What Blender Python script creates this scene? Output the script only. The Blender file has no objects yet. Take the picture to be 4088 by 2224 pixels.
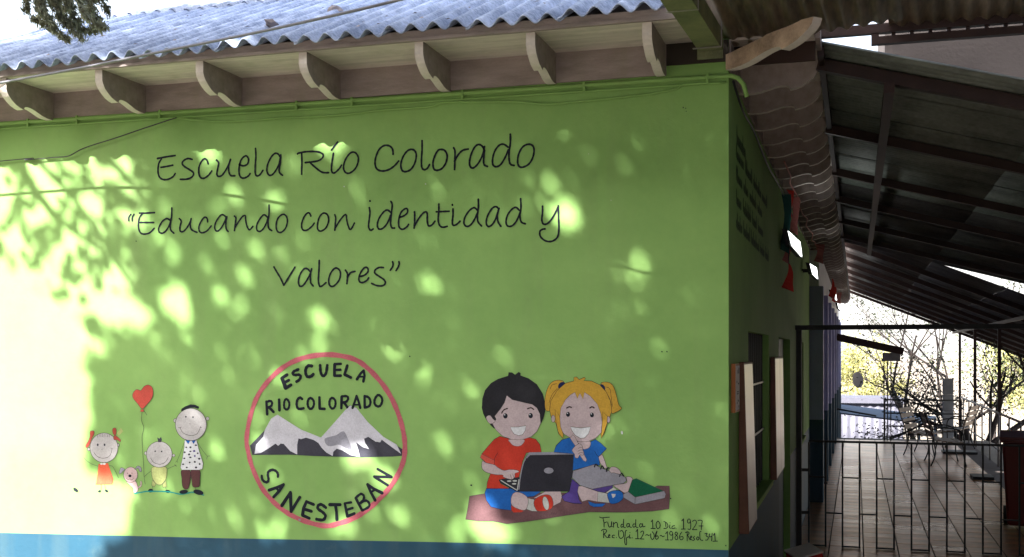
import bpy, math, random
import numpy as np
from mathutils import Vector, Matrix
from mathutils.geometry import tessellate_polygon

random.seed(7)
rng = np.random.default_rng(11)
R = math.radians
# ------------------------------------------------------------------ camera, sky, sun, exposure
YAW = R(17.0)
EYE = 1.95
CA, SA = math.cos(YAW), math.sin(YAW)
scn = bpy.context.scene
COL = scn.collection
cam_d = bpy.data.cameras.new('camera'); cam = bpy.data.objects.new('camera', cam_d); COL.objects.link(cam)
cam.location = (0, 0, EYE); cam.rotation_euler = (R(90), 0, YAW)
cam_d.sensor_width = 36; cam_d.lens = 4500 / 4088 * 36
cam_d.shift_y = 300 / 4088; cam_d.clip_end = 3000; cam_d.clip_start = 0.02
scn.camera = cam
SUN_TO = Vector((-0.58, -1.0, 0.86)).normalized()
w = bpy.data.worlds.new('World'); scn.world = w; w.use_nodes = True
nt = w.node_tree
bg = nt.nodes['Background']
sky = nt.nodes.new('ShaderNodeTexSky'); sky.sky_type = 'NISHITA'; sky.sun_disc = False
sky.sun_elevation = math.asin(SUN_TO.z)
sky.sun_rotation = math.atan2(SUN_TO.x, SUN_TO.y)
sky.dust_density = 4.0
hs = nt.nodes.new('ShaderNodeHueSaturation'); hs.inputs['Saturation'].default_value = 0.7; hs.inputs['Value'].default_value = 1.5
nt.links.new(sky.outputs[0], hs.inputs['Color'])
# thick bright haze towards the horizon, the same all the way round
wtc = nt.nodes.new('ShaderNodeTexCoord'); wsx = nt.nodes.new('ShaderNodeSeparateXYZ'); nt.links.new(wtc.outputs['Generated'], wsx.inputs[0])
wmr = nt.nodes.new('ShaderNodeMapRange'); wmr.interpolation_type = 'SMOOTHSTEP'; wmr.inputs['From Min'].default_value = 0.0; wmr.inputs['From Max'].default_value = 0.42
wmr.inputs['To Min'].default_value = 0.75; wmr.inputs['To Max'].default_value = 0.0; nt.links.new(wsx.outputs['Z'], wmr.inputs['Value'])
wmx = nt.nodes.new('ShaderNodeMix'); wmx.data_type = 'RGBA'; wmx.inputs['B'].default_value = (5.0, 4.8, 4.5, 1)
nt.links.new(wmr.outputs[0], wmx.inputs['Factor']); nt.links.new(hs.outputs[0], wmx.inputs['A']); nt.links.new(wmx.outputs['Result'], bg.inputs[0]); bg.inputs[1].default_value = 0.078
sd = bpy.data.lights.new('sun', 'SUN'); sd.energy = 5.0; sd.angle = R(0.53); sd.color = (1.0, 0.965, 0.92)
so = bpy.data.objects.new('sun', sd); COL.objects.link(so)
so.rotation_euler = SUN_TO.to_track_quat('Z', 'Y').to_euler()
vs = scn.view_settings
vs.view_transform = 'Standard'; vs.look = 'None'; vs.gamma = 1; vs.exposure = 2.45
try: vs.use_curve_mapping = False
except Exception: pass

# ------------------------------------------------------------------ helpers
def ray(u, v):                      # photo pixel -> (right/forward, up/forward)
    return (u - 2044) / 4500.0, (1412 - v) / 4500.0
def on_front(u, v, Y=5.5):          # pixel -> point of the vertical plane Y = const
    k, h = ray(u, v)
    X = Y * math.tan(math.atan(k) - YAW)
    fw = -X * SA + Y * CA
    return X, EYE + h * fw
def uv_of(p):                       # points (n,3) -> pixels
    p = np.asarray(p, float)
    r = p[:, 0] * CA + p[:, 1] * SA; f = -p[:, 0] * SA + p[:, 1] * CA
    return 2044 + 4500 * r / f, 1412 - 4500 * (p[:, 2] - EYE) / f

def tag(o, label=None, cat=None, group=None, kind=None):
    if label: o['label'] = label
    if cat: o['category'] = cat
    if group: o['group'] = group
    if kind: o['kind'] = kind
    return o
def empty(name, loc=(0, 0, 0), label=None, cat=None, group=None, kind=None, rz=0):
    o = bpy.data.objects.new(name, None); COL.objects.link(o); o.location = loc; o.rotation_euler = (0, 0, rz)
    o.empty_display_size = 0.1
    return tag(o, label, cat, group, kind)

class MB:
    def __init__(s): s.v = []; s.f = []; s.m = []; s.mats = []
    def mi(s, m):
        if m is None: return 0
        if m not in s.mats: s.mats.append(m)
        return s.mats.index(m)
    def add(s, vs, fs, m=None):
        b = len(s.v); i = s.mi(m); s.v += [tuple(x) for x in vs]
        for f in fs: s.f.append(tuple(b + k for k in f)); s.m.append(i)
    def box(s, a, b, m=None):
        x0, x1 = sorted((a[0], b[0])); y0, y1 = sorted((a[1], b[1])); z0, z1 = sorted((a[2], b[2]))
        s.add([(x0,y0,z0),(x1,y0,z0),(x1,y1,z0),(x0,y1,z0),(x0,y0,z1),(x1,y0,z1),(x1,y1,z1),(x0,y1,z1)],
              [(0,3,2,1),(4,5,6,7),(0,1,5,4),(1,2,6,5),(2,3,7,6),(3,0,4,7)], m)
    def bar(s, p, q, wd, ht, m=None, up=(0, 0, 1)):
        p = Vector(p); q = Vector(q); d = (q - p).normalized(); u = Vector(up)
        sd_ = d.cross(u)
        if sd_.length < 1e-4: sd_ = d.cross(Vector((1, 0, 0)))
        sd_.normalize(); u = sd_.cross(d).normalized()
        c = [p + sd_*a*wd/2 + u*b*ht/2 for a, b in ((-1,-1),(1,-1),(1,1),(-1,1))] + \
            [q + sd_*a*wd/2 + u*b*ht/2 for a, b in ((-1,-1),(1,-1),(1,1),(-1,1))]
        s.add(c, [(0,1,2,3),(7,6,5,4),(0,4,5,1),(1,5,6,2),(2,6,7,3),(3,7,4,0)], m)
    def tube(s, pts, rad, n=8, m=None, caps=True):
        pts = [Vector(p) for p in pts]
        if not hasattr(rad, '__len__'): rad = [rad]*len(pts)
        b = []; ref = None
        for i, p in enumerate(pts):
            d = (pts[min(i+1, len(pts)-1)] - pts[max(i-1, 0)])
            if d.length < 1e-9: d = Vector((0, 0, 1))
            d.normalize()
            if ref is None:
                ref = d.cross(Vector((0, 0, 1)))
                if ref.length < .05: ref = d.cross(Vector((1, 0, 0)))
            ref = (ref - d*ref.dot(d)).normalized(); o = d.cross(ref)
            b += [p + (ref*math.cos(2*math.pi*k/n) + o*math.sin(2*math.pi*k/n))*rad[i] for k in range(n)]
        fs = []
        for i in range(len(pts)-1):
            for k in range(n):
                fs.append((i*n+k, i*n+(k+1) % n, (i+1)*n+(k+1) % n, (i+1)*n+k))
        if caps:
            fs.append(tuple(reversed(range(n)))); fs.append(tuple((len(pts)-1)*n+k for k in range(n)))
        s.add(b, fs, m)
    def prism(s, prof, mapf, t0, t1, m=None, medge=None):     # 2-D profile, mapf(a,b,t) -> point
        n = len(prof)
        vs = [mapf(a, b, t0) for a, b in prof] + [mapf(a, b, t1) for a, b in prof]
        tri = [tuple(i) for i in tessellate_polygon([[Vector((a, b, 0)) for a, b in prof]])]
        base = len(s.v); s.v += [tuple(x) for x in vs]; i1 = s.mi(m); i2 = s.mi(medge) if medge else i1
        for t in tri:
            s.f.append(tuple(base+k for k in t)); s.m.append(i1)
            s.f.append(tuple(base+n+k for k in reversed(t))); s.m.append(i1)
        for k in range(n):
            s.f.append((base+k, base+(k+1) % n, base+n+(k+1) % n, base+n+k)); s.m.append(i2)
    def build(s, name, m=None, parent=None, smooth=False, loc=None):
        me = bpy.data.meshes.new(name); me.from_pydata(s.v, [], s.f)
        mats = s.mats if s.mats else [m]
        for x in mats: me.materials.append(x)
        if s.mats: me.polygons.foreach_set('material_index', s.m)
        if smooth: me.polygons.foreach_set('use_smooth', [True]*len(me.polygons))
        me.update()
        o = bpy.data.objects.new(name, me); COL.objects.link(o)
        if parent: o.parent = parent
        if loc: o.location = loc
        return o
def link_copy(src, parent, loc=None, rz=None, name=None):
    c = src.copy(); COL.objects.link(c); c.parent = parent
    if loc is not None: c.location = loc
    if rz is not None: c.rotation_euler = (0, 0, rz)
    return c
def copy_tree(o, parent=None):
    c = o.copy(); COL.objects.link(c); c.parent = parent
    for ch in [x for x in bpy.data.objects if x.parent is o]: copy_tree(ch, c)
    return c
def bevel(o, w_=0.004, seg=1):
    b = o.modifiers.new('bevel', 'BEVEL'); b.width = w_; b.segments = seg; b.limit_method = 'ANGLE'
    return o

# ------------------------------------------------------------------ materials
def mat(name, col, rough=0.75, var=0.12, scale=3.0, bump=0.0, bscale=60.0, metal=0.0, col2=None, fine=0.06, spec=0.35, stretch=None, transl=0.0):
    m = bpy.data.materials.new(name); m.use_nodes = True; t = m.node_tree; n = t.nodes; L = t.links
    b = n['Principled BSDF']; b.inputs['Roughness'].default_value = rough; b.inputs['Metallic'].default_value = metal
    try: b.inputs['Specular IOR Level'].default_value = spec
    except Exception: pass
    tc = n.new('ShaderNodeTexCoord'); mp = n.new('ShaderNodeMapping'); L.new(tc.outputs['Object'], mp.inputs[0])
    if stretch: mp.inputs['Scale'].default_value = stretch
    a = n.new('ShaderNodeTexNoise'); a.inputs['Scale'].default_value = scale; a.inputs['Detail'].default_value = 6
    a.inputs['Roughness'].default_value = 0.6
    L.new(mp.outputs[0], a.inputs['Vector'])
    f = n.new('ShaderNodeTexNoise'); f.inputs['Scale'].default_value = scale*14; f.inputs['Detail'].default_value = 4
    L.new(mp.outputs[0], f.inputs['Vector'])
    r = n.new('ShaderNodeValToRGB')
    c1 = [max(0, c*(1-var)) for c in col]; c2 = [min(1, c*(1+var)) for c in (col2 or col)]
    r.color_ramp.elements[0].color = (*c1, 1); r.color_ramp.elements[1].color = (*c2, 1)
    r.color_ramp.elements[0].position = 0.3; r.color_ramp.elements[1].position = 0.7
    ad = n.new('ShaderNodeMath'); ad.operation = 'MULTIPLY_ADD'; ad.inputs[1].default_value = fine*4; 
    L.new(f.outputs[0], ad.inputs[0]); L.new(a.outputs[0], ad.inputs[2])
    sb = n.new('ShaderNodeMath'); sb.operation = 'SUBTRACT'; sb.inputs[1].default_value = fine*2; L.new(ad.outputs[0], sb.inputs[0])
    L.new(sb.outputs[0], r.inputs[0]); L.new(r.outputs[0], b.inputs['Base Color'])
    if bump:
        k = n.new('ShaderNodeTexNoise'); k.inputs['Scale'].default_value = bscale; k.inputs['Detail'].default_value = 5
        L.new(mp.outputs[0], k.inputs['Vector'])
        bp = n.new('ShaderNodeBump'); bp.inputs['Strength'].default_value = bump; bp.inputs['Distance'].default_value = 0.004
        L.new(k.outputs[0], bp.inputs['Height']); L.new(bp.outputs[0], b.inputs['Normal'])
    if transl:
        tr = n.new('ShaderNodeBsdfTranslucent'); mx = n.new('ShaderNodeMixShader'); mx.inputs[0].default_value = transl
        L.new(r.outputs[0], tr.inputs[0]); L.new(b.outputs[0], mx.inputs[1]); L.new(tr.outputs[0], mx.inputs[2])
        L.new(mx.outputs[0], n['Material Output'].inputs[0])
    return m
def emis(name, col, s):
    m = mat(name, col, 0.4); b = m.node_tree.nodes['Principled BSDF']
    b.inputs['Emission Color'].default_value = (*col, 1); b.inputs['Emission Strength'].default_value = s
    return m
M = {}
M['green'] = mat('lime_paint', (0.200, 0.375, 0.104), 0.7, 0.10, 1.3, 0.25, 55, fine=0.05, col2=(0.222, 0.39, 0.114), spec=0.2)
M['teal'] = mat('teal_paint', (0.008, 0.058, 0.10), 0.6, 0.12, 2.0, 0.25, 55)
M['black'] = mat('black_paint', (0.012, 0.014, 0.022), 0.85, 0.25, 20, spec=0.15)
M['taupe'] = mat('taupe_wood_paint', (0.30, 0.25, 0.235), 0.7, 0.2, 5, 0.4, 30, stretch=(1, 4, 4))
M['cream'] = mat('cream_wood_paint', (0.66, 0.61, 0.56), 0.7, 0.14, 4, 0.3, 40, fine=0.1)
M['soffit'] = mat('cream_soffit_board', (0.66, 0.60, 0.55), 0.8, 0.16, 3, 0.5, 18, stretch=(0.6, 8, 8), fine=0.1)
M['hipwood'] = mat('bare_tan_wood', (0.25, 0.175, 0.12), 0.8, 0.35, 7, 0.6, 30, col2=(0.34, 0.25, 0.18))
M['fibro'] = mat('sky_tinted_fibre_cement', (0.26, 0.325, 0.48), 0.85, 0.28, 4.5, 1.0, 26, col2=(0.38, 0.44, 0.58), fine=0.16)  # grey sheets given a blue base colour in place of blue sky light
M['zinc'] = mat('weathered_zinc', (0.34, 0.31, 0.22), 0.5, 0.45, 1.6, 0.2, 30, metal=0.25, col2=(0.42, 0.34, 0.26), fine=0.12, stretch=(3, 0.5, 1))
M['sheet'] = mat('grey_roof_sheet', (0.085, 0.08, 0.08), 0.55, 0.5, 2.5, 0.3, 30, metal=0.1, fine=0.1)
M['sheetgreen'] = mat('green_grey_roof_sheet', (0.16, 0.18, 0.16), 0.55, 0.42, 2.5, 0.2, 30, fine=0.1)
M['redsteel'] = mat('oxide_red_steel', (0.032, 0.016, 0.014), 0.55, 0.3, 8)
M['darksteel'] = mat('dark_steel', (0.012, 0.013, 0.014), 0.45, 0.3, 12)
M['stucco'] = mat('grey_stucco', (0.085, 0.072, 0.068), 0.9, 0.12, 2.5, 0.8, 40)
M['blue'] = mat('lavender_blue_paint', (0.36, 0.38, 0.62), 0.6, 0.1, 2, 0.2, 50)
M['bluedado'] = mat('dark_blue_green_paint', (0.05, 0.10, 0.145), 0.6, 0.15, 2)
M['gutter'] = mat('green_painted_gutter', (0.115, 0.135, 0.07), 0.55, 0.3, 7, 0.2, 30, col2=(0.17, 0.18, 0.09))
M['cable'] = mat('black_cable', (0.03, 0.03, 0.035), 0.5)
M['wire'] = mat('grey_cable', (0.16, 0.16, 0.18), 0.5)
M['dirt'] = mat('dusty_ground', (0.205, 0.175, 0.14), 0.95, 0.2, 0.6, 0.8, 20, fine=0.1)
M['tile'] = mat('terracotta_tile', (0.46, 0.235, 0.12), 0.30, 0.25, 2.0, 0.9, 7, col2=(0.60, 0.33, 0.18), spec=0.5, metal=0.62)
M['grout'] = mat('grout', (0.10, 0.08, 0.07), 0.9)
M['wood'] = mat('bench_wood', (0.17, 0.115, 0.08), 0.5, 0.2, 6, stretch=(1, 6, 6))
M['bin'] = mat('dark_red_plastic', (0.15, 0.012, 0.012), 0.4, 0.1, 4)
M['blackplastic'] = mat('black_plastic', (0.015, 0.015, 0.015), 0.5)
M['casewood'] = mat('brown_case_wood', (0.13, 0.05, 0.03), 0.5, 0.25, 8)
M['orangewood'] = mat('orange_wood_frame', (0.42, 0.14, 0.04), 0.5, 0.2, 8)
M['paper'] = mat('paper', (0.72, 0.68, 0.64), 0.8, 0.04)
M['glass'] = mat('case_glass', (0.62, 0.56, 0.52), 0.28, 0.15, 2.5, spec=1.0, metal=0.7)
M['pane'] = mat('dark_window_glass', (0.006, 0.007, 0.008), 0.3, 0.1, spec=0.15)
M['doorgreen'] = mat('dark_green_door', (0.02, 0.07, 0.045), 0.5)
M['red'] = mat('red_paper', (0.52, 0.03, 0.02), 0.7)
M['tealpaper'] = mat('teal_paper', (0.01, 0.07, 0.065), 0.7)
M['pinkpaper'] = mat('faded_pink_paper', (0.40, 0.14, 0.13), 0.7)
M['lamp'] = emis('lit_lamp_face', (0.95, 1.0, 0.97), 1.6)
M['whitemetal'] = mat('white_metal', (0.62, 0.63, 0.66), 0.5, 0.08)
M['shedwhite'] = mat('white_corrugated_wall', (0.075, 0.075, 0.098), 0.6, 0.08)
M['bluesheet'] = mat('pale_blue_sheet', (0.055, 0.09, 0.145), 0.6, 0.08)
M['concrete'] = mat('concrete_block', (0.24, 0.25, 0.27), 0.9, 0.2, 6, 0.6, 30)
M['bark'] = mat('bark', (0.075, 0.052, 0.042), 0.9, 0.3, 12, 0.8, 30)
M['leaf'] = mat('dark_leaf', (0.055, 0.085, 0.03), 0.6, 0.4, 1.2, col2=(0.08, 0.10, 0.04), transl=0.25)
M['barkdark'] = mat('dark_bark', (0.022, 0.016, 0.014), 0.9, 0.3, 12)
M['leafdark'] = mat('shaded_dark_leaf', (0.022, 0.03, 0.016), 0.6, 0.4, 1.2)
M['leafgrey'] = mat('grey_green_leaf', (0.17, 0.19, 0.13), 0.65, 0.35, 3, col2=(0.24, 0.25, 0.17), transl=0.3)
M['leafyellow'] = mat('yellow_green_leaf', (0.24, 0.26, 0.08), 0.6, 0.3, 1.2, col2=(0.34, 0.32, 0.13), transl=0.3)
M['dryleaf'] = mat('dry_leaf', (0.22, 0.19, 0.19), 0.8, 0.3)
M['rail'] = mat('pale_galvanised_rail', (0.30, 0.28, 0.27), 0.4, 0.1, metal=0.4)

def weather(m, amt=.10):
    # faint roller bands, dusty vertical streaks and small scuffs in the paint itself
    t = m.node_tree; n = t.nodes; L = t.links; b = n['Principled BSDF']; src = b.inputs['Base Color'].links[0].from_socket
    tc = n.new('ShaderNodeTexCoord'); mp = n.new('ShaderNodeMapping'); mp.inputs['Scale'].default_value = (5.5, 5.5, .45); L.new(tc.outputs['Object'], mp.inputs[0])
    a = n.new('ShaderNodeTexNoise'); a.inputs['Scale'].default_value = 1.6; a.inputs['Detail'].default_value = 7; L.new(mp.outputs[0], a.inputs['Vector'])
    r = n.new('ShaderNodeMapRange'); r.inputs['From Min'].default_value = .5; r.inputs['From Max'].default_value = .78; r.inputs['To Max'].default_value = amt*2.2; L.new(a.outputs[0], r.inputs['Value'])
    c = n.new('ShaderNodeTexNoise'); c.inputs['Scale'].default_value = 7; c.inputs['Detail'].default_value = 9; c.inputs['Roughness'].default_value = .72; L.new(tc.outputs['Object'], c.inputs['Vector'])
    r2 = n.new('ShaderNodeMapRange'); r2.inputs['From Min'].default_value = .60; r2.inputs['From Max'].default_value = .72; r2.inputs['To Max'].default_value = amt*1.6; L.new(c.outputs[0], r2.inputs['Value'])
    ad = n.new('ShaderNodeMath'); ad.operation = 'ADD'; L.new(r.outputs[0], ad.inputs[0]); L.new(r2.outputs[0], ad.inputs[1])
    x = n.new('ShaderNodeMix'); x.data_type = 'RGBA'; x.inputs['B'].default_value = (.20, .22, .12, 1); L.new(ad.outputs[0], x.inputs['Factor']); L.new(src, x.inputs['A']); L.new(x.outputs['Result'], b.inputs['Base Color'])
weather(M['green']); weather(M['teal'], .05); weather(M['taupe'], .12); weather(M['soffit'], .12)

def tile_variation(m):
    t = m.node_tree; n = t.nodes; L = t.links; b = n['Principled BSDF']; src = b.inputs['Base Color'].links[0].from_socket
    oi = n.new('ShaderNodeObjectInfo'); r = n.new('ShaderNodeMapRange'); r.inputs['To Min'].default_value = .86; r.inputs['To Max'].default_value = 1.08; L.new(oi.outputs['Random'], r.inputs['Value'])
    h = n.new('ShaderNodeHueSaturation'); L.new(r.outputs[0], h.inputs['Value']); L.new(src, h.inputs['Color']); L.new(h.outputs[0], b.inputs['Base Color'])
    r2 = n.new('ShaderNodeMapRange'); r2.inputs['To Min'].default_value = .27; r2.inputs['To Max'].default_value = .33; L.new(oi.outputs['Random'], r2.inputs['Value']); L.new(r2.outputs[0], b.inputs['Roughness'])
tile_variation(M['tile'])
# ------------------------------------------------------------------ ground and terrace
def sstep(x): 
    x = max(0.0, min(1.0, x)); return x*x*(3-2*x)
def ground_z(x, y):
    z = 0.0
    if y > 8: z = -2.2*max(sstep((y-27.2)/1.5), sstep((x-2.9)/3)*sstep((y-9)/5))
    if y > 32: z -= 0.0
    return z + 0.03*math.sin(x*1.3)*math.sin(y*0.9)*(1 if z < -1 else 0)
g = MB()
xs = [-400,-200,-100,-60,-30,-20,-14] + [-10+0.8*i for i in range(36)] + [20,26,34,60,100,200,400]
ys = [-400,-200,-100,-50,-25,-12,-6,0,4,7] + [8+0.8*i for i in range(32)] + [34,37,40,45,50,60,80,120,200,400,1200]
for y in ys:
    for x in xs: g.v.append((x, y, ground_z(x, y)))
nx = len(xs)
for j in range(len(ys)-1):
    for i in range(nx-1): g.f.append((j*nx+i, j*nx+i+1, (j+1)*nx+i+1, (j+1)*nx+i)); g.m.append(0)
o = g.build('ground', M['dirt'], smooth=True); tag(o, kind='structure')

FX0, FX1, FY0, FY1 = -0.59, 2.35, 5.6, 26.7
fl = empty('corridor_floor', (0, 0, 0), kind='structure')
b = MB(); b.box((FX0, FY0, -2.5), (FX1, FY1, 0.008)); b.build('slab', M['grout'], fl)
TS = 0.327
tiles = []
ny = int((FY1-FY0)/TS); nxt = int((FX1-FX0)/TS)
tm = MB(); q = TS/2-0.004
tm.add([(-q,-q,0),(q,-q,0),(q,q,0),(-q,q,0),(-q+.003,-q+.003,.009),(q-.003,-q+.003,.009),(q-.003,q-.003,.009),(-q+.003,q-.003,.009)],
       [(4,5,6,7),(0,1,5,4),(1,2,6,5),(2,3,7,6),(3,0,4,7)])
t0 = None; far = MB(); cnt = 0
for j in range(ny):
    for i in range(nxt):
        x = FX0 + (i+.5)*TS; y = FY0+(j+.5)*TS
        dz = random.uniform(0, .0015); tilt = (random.gauss(0, .0018), random.gauss(0, .0018))
        if y > 10.2 and cnt < 297:
            cnt += 1
            if t0 is None:
                t0 = tm.build('tile', M['tile'], fl); c = t0
            else: c = link_copy(t0, fl)
            c.location = (x, y, .004+dz); c.rotation_euler = (tilt[0], tilt[1], 0)
        else:
            n0 = len(far.v); far.v += [(vx+x, vy+y, vz+.004+dz+vy*tilt[0]) for vx, vy, vz in tm.v]
            for f in tm.f: far.f.append(tuple(n0+k for k in f)); far.m.append(0)
o = far.build('tiles', M['tile'], fl); o['kind'] = 'stuff'

# ------------------------------------------------------------------ school building
YW = 5.5; XC = -0.59; ZT = EYE+1.52
school = empty('school_building', (XC, YW, 0), 'lime green school building with painted mural wall and grey corrugated roof', 'building')
def inv(o):                      # keep world coordinates under the building's empty
    o.matrix_parent_inverse = Matrix.Translation(Vector(school.location)).inverted(); return o
def sp(mb, name, m=None, smooth=False, parent=None):
    o = mb.build(name, m, parent or school, smooth)
    if parent is None: inv(o)
    return o
# front wall as a grid so that it is faintly uneven
b = MB()
NX, NZ = 60, 40
for j in range(NZ+1):
    for i in range(NX+1):
        x = -9.0 + (XC+9.0)*i/NX; z = -0.3+(ZT+0.3)*j/NZ
        b.v.append((x, YW, z))
for j in range(NZ):
    for i in range(NX): b.f.append((j*(NX+1)+i, j*(NX+1)+i+1, (j+1)*(NX+1)+i+1, (j+1)*(NX+1)+i)); b.m.append(0)
b.box((-9.0, YW+.003, -0.3), (XC-.225, YW+.22, ZT))
fw = sp(b, 'front_wall', M['green'])
# teal dado painted on the wall, edge as traced
b = MB()
edge = [(-900, 2100), (0, 2127), (470, 2138), (900, 2149), (1300, 2156), (1700, 2163), (2100, 2173), (2500, 2185), (2907, 2196)]
pts = [on_front(u, v) for u, v in edge]; pts[-1] = (XC, pts[-1][1])
for i in range(len(pts)-1):
    (x0, z0), (x1, z1) = pts[i], pts[i+1]
    b.add([(x0, YW-.0015, -.2), (x1, YW-.0015, -.2), (x1, YW-.0015, z1), (x0, YW-.0015, z0)], [(0, 1, 2, 3)])
b.build('painted_dado', M['teal'], fw)
# side wall with openings:  Y ranges of window, door, window
W1 = (6.53, 8.09, 1.06, 2.08); D1 = (9.15, 10.75, 0.0, 2.08); W2 = (11.9, 13.5, 1.0, 2.08); YE = 15.2
b = MB(); T = .22
def wseg(y0, y1, z0, z1): b.box((XC-T, y0, z0), (XC, y1, z1))
wseg(YW+.221, W1[0], -.3, ZT); wseg(W1[1], D1[0], -.3, ZT); wseg(D1[1], W2[0], -.3, ZT); wseg(W2[1], YE, -.3, ZT)
for (y0, y1, z0, z1) in (W1, D1, W2):
    wseg(y0, y1, z1, ZT)
    if z0 > 0: wseg(y0, y1, -.3, z0)
b.box((XC-T, YW+.001, -.3), (XC, YW+.2205, ZT))
sw = sp(b, 'side_wall', M['green'])
b = MB()
for y0, y1 in ((YW, D1[0]), (D1[1], YE)):
    b.add([(XC+.0015, y0, -.2), (XC+.0015, y1, -.2), (XC+.0015, y1, 1.0), (XC+.0015, y0, 1.0)], [(0, 1, 2, 3)])
b.build('painted_dado', M['teal'], sw)
def window(y0, y1, z0, z1, nb):
    f = MB(); x = XC-.13
    f.box((x-.03, y0, z0), (x, y0+.04, z1)); f.box((x-.03, y1-.04, z0), (x, y1, z1)); f.box((x-.03, y0+.04, z0), (x, y1-.04, z0+.04)); f.box((x-.03, y0+.04, z1-.04), (x, y1-.04, z1))
    wn = sp(f, 'window', M['darksteel'])
    p = MB(); p.box((x-.02, y0+.04, z0+.04), (x-.012, y1-.04, z1-.04)); p.build('pane', M['pane'], wn)
    s_ = MB(); s_.box((XC-.13, y0-.02, z0-.03), (XC+.03, y1+.02, z0+.004)); s_.build('sill', M['green'], wn)
    xb = XC-.045
    for k in range(nb):
        yy = y0+.05+(y1-y0-.1)*k/(nb-1); q_ = MB(); q_.box((xb-.006, yy-.006, z0+.005), (xb+.006, yy+.006, z1)); q_.build('bar', M['darksteel'], wn)
    for zz in (z0+(z1-z0)*.36, z0+(z1-z0)*.68):
        q_ = MB(); q_.box((xb+.007, y0+.005, zz-.006), (xb+.013, y1-.005, zz+.006)); q_.build('cross_bar', M['rail'], wn)
window(*W1, 11); window(*W2, 9)
b = MB(); b.box((XC-.1, D1[0], 0), (XC-.06, D1[1], D1[3])); dr = sp(b, 'door', M['doorgreen'])
b = MB(); b.tube([(XC-.055, D1[0]+.12, 1.0), (XC-.02, D1[0]+.12, 1.0), (XC-.02, D1[0]+.22, 1.0)], .009); b.build('handle', M['rail'], dr)
b = MB(); b.add([(XC-.0585, D1[0]+.02, 0.02), (XC-.0585, D1[1]-.02, 0.02), (XC-.0585, D1[1]-.02, 1.0), (XC-.0585, D1[0]+.02, 1.0)], [(0, 1, 2, 3)]); b.build('painted_lower_panel', M['bluedado'], dr)
# blue continuation of the building with its row of pilasters
b = MB(); b.box((XC-.22, YE, -2.4), (XC-.001, 33.0, ZT)); bw = sp(b, 'blue_wall', M['blue'])
b = MB(); b.add([(XC+.001, YE, -2.3), (XC+.001, 33, -2.3), (XC+.001, 33, 1.08), (XC+.001, YE, 1.08)], [(0, 1, 2, 3)]); b.build('painted_dado', M['bluedado'], bw)
yy = YE; pil0 = None
for k in range(8):
    b = MB(); b.box((XC, yy, 1.09), (XC+.175, yy+.32, 2.83), M['blue']); b.box((XC, yy, -2.3 if yy > 26.7 else .01), (XC+.175, yy+.32, 1.09), M['bluedado'])
    sp(b, 'pilaster'); yy += 2.5
b = MB(); b.box((XC-.0, YE+.02, 2.83), (XC+.12, 33.0, ZT-.17)); sp(b, 'wall_beam', M['whitemetal'])
b = MB(); b.box((-9.0, YW+.25, ZT), (-.20, 33.3, ZT+.03)); sp(b, 'sun_blocking_slab', M['taupe'])  # unseen slab added to stop sun leaking into the corridor
b = MB(); b.box((-9.0, 33.0, -2.4), (XC-.23, 33.2, ZT)); sp(b, 'end_wall', M['blue'])

# brackets, frieze, soffit, fascia
PROF = [(1,0),(0,0),(0,.40),(.02,.52),(.06,.66),(.12,.78),(.2,.90),(.28,.97),(.345,1.0),(.36,.90),(.40,.865),(.46,.86),(.53,.885),(.62,.95),(.72,1.03),(.82,1.07),(.92,1.07),(1,1.04)]
def bracket(length, depth, th, face, edge, cut=False):
    b = MB()
    pr = [(a, d) for a, d in PROF]
    if cut: pr = [(1, .46), (.55, .34), (.5, .30), (.25, .30), (.12, .26), (0, .30)] + [(a, d*.9) for a, d in PROF[3:]]
    b.prism(pr, lambda a, d, t: (t, -(1-a)*length, -d*depth), -th/2, th/2, face, edge)
    return b
SZ = EYE+1.513
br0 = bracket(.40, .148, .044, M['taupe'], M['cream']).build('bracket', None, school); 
fx = [-4.46-.62*k for k in (2, 1)] + [-4.46, -3.84, -3.227, -2.635, -2.01, -1.446, -.893]
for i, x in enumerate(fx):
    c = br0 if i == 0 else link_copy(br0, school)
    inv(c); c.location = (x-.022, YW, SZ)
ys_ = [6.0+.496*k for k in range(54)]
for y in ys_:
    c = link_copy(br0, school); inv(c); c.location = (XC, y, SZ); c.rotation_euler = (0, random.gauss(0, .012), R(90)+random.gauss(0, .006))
hb = bracket(.60, .155, .05, M['hipwood'], M['cream'], True).build('corner_bracket', None, school); inv(hb)
hb.location = (XC+.005, YW+.005, SZ-.003); hb.rotation_euler = (0, 0, R(45)); tag(hb, 'bare tan wooden bracket on the wall corner')
b = MB(); b.box((-9, YW-.012, SZ-.150), (XC-.30, YW-.001, SZ)); sp(b, 'frieze', M['taupe'])
b = MB(); b.box((XC-.30, YW-.010, SZ-.105), (XC, YW-.001, SZ)); sp(b, 'dark_frieze', mat('dark_wood', (0.03, 0.024, 0.018), .8))
b = MB(); b.box((XC+.001, YW, SZ-.150), (XC+.012, 33, SZ)); sp(b, 'frieze', M['taupe'])
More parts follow.
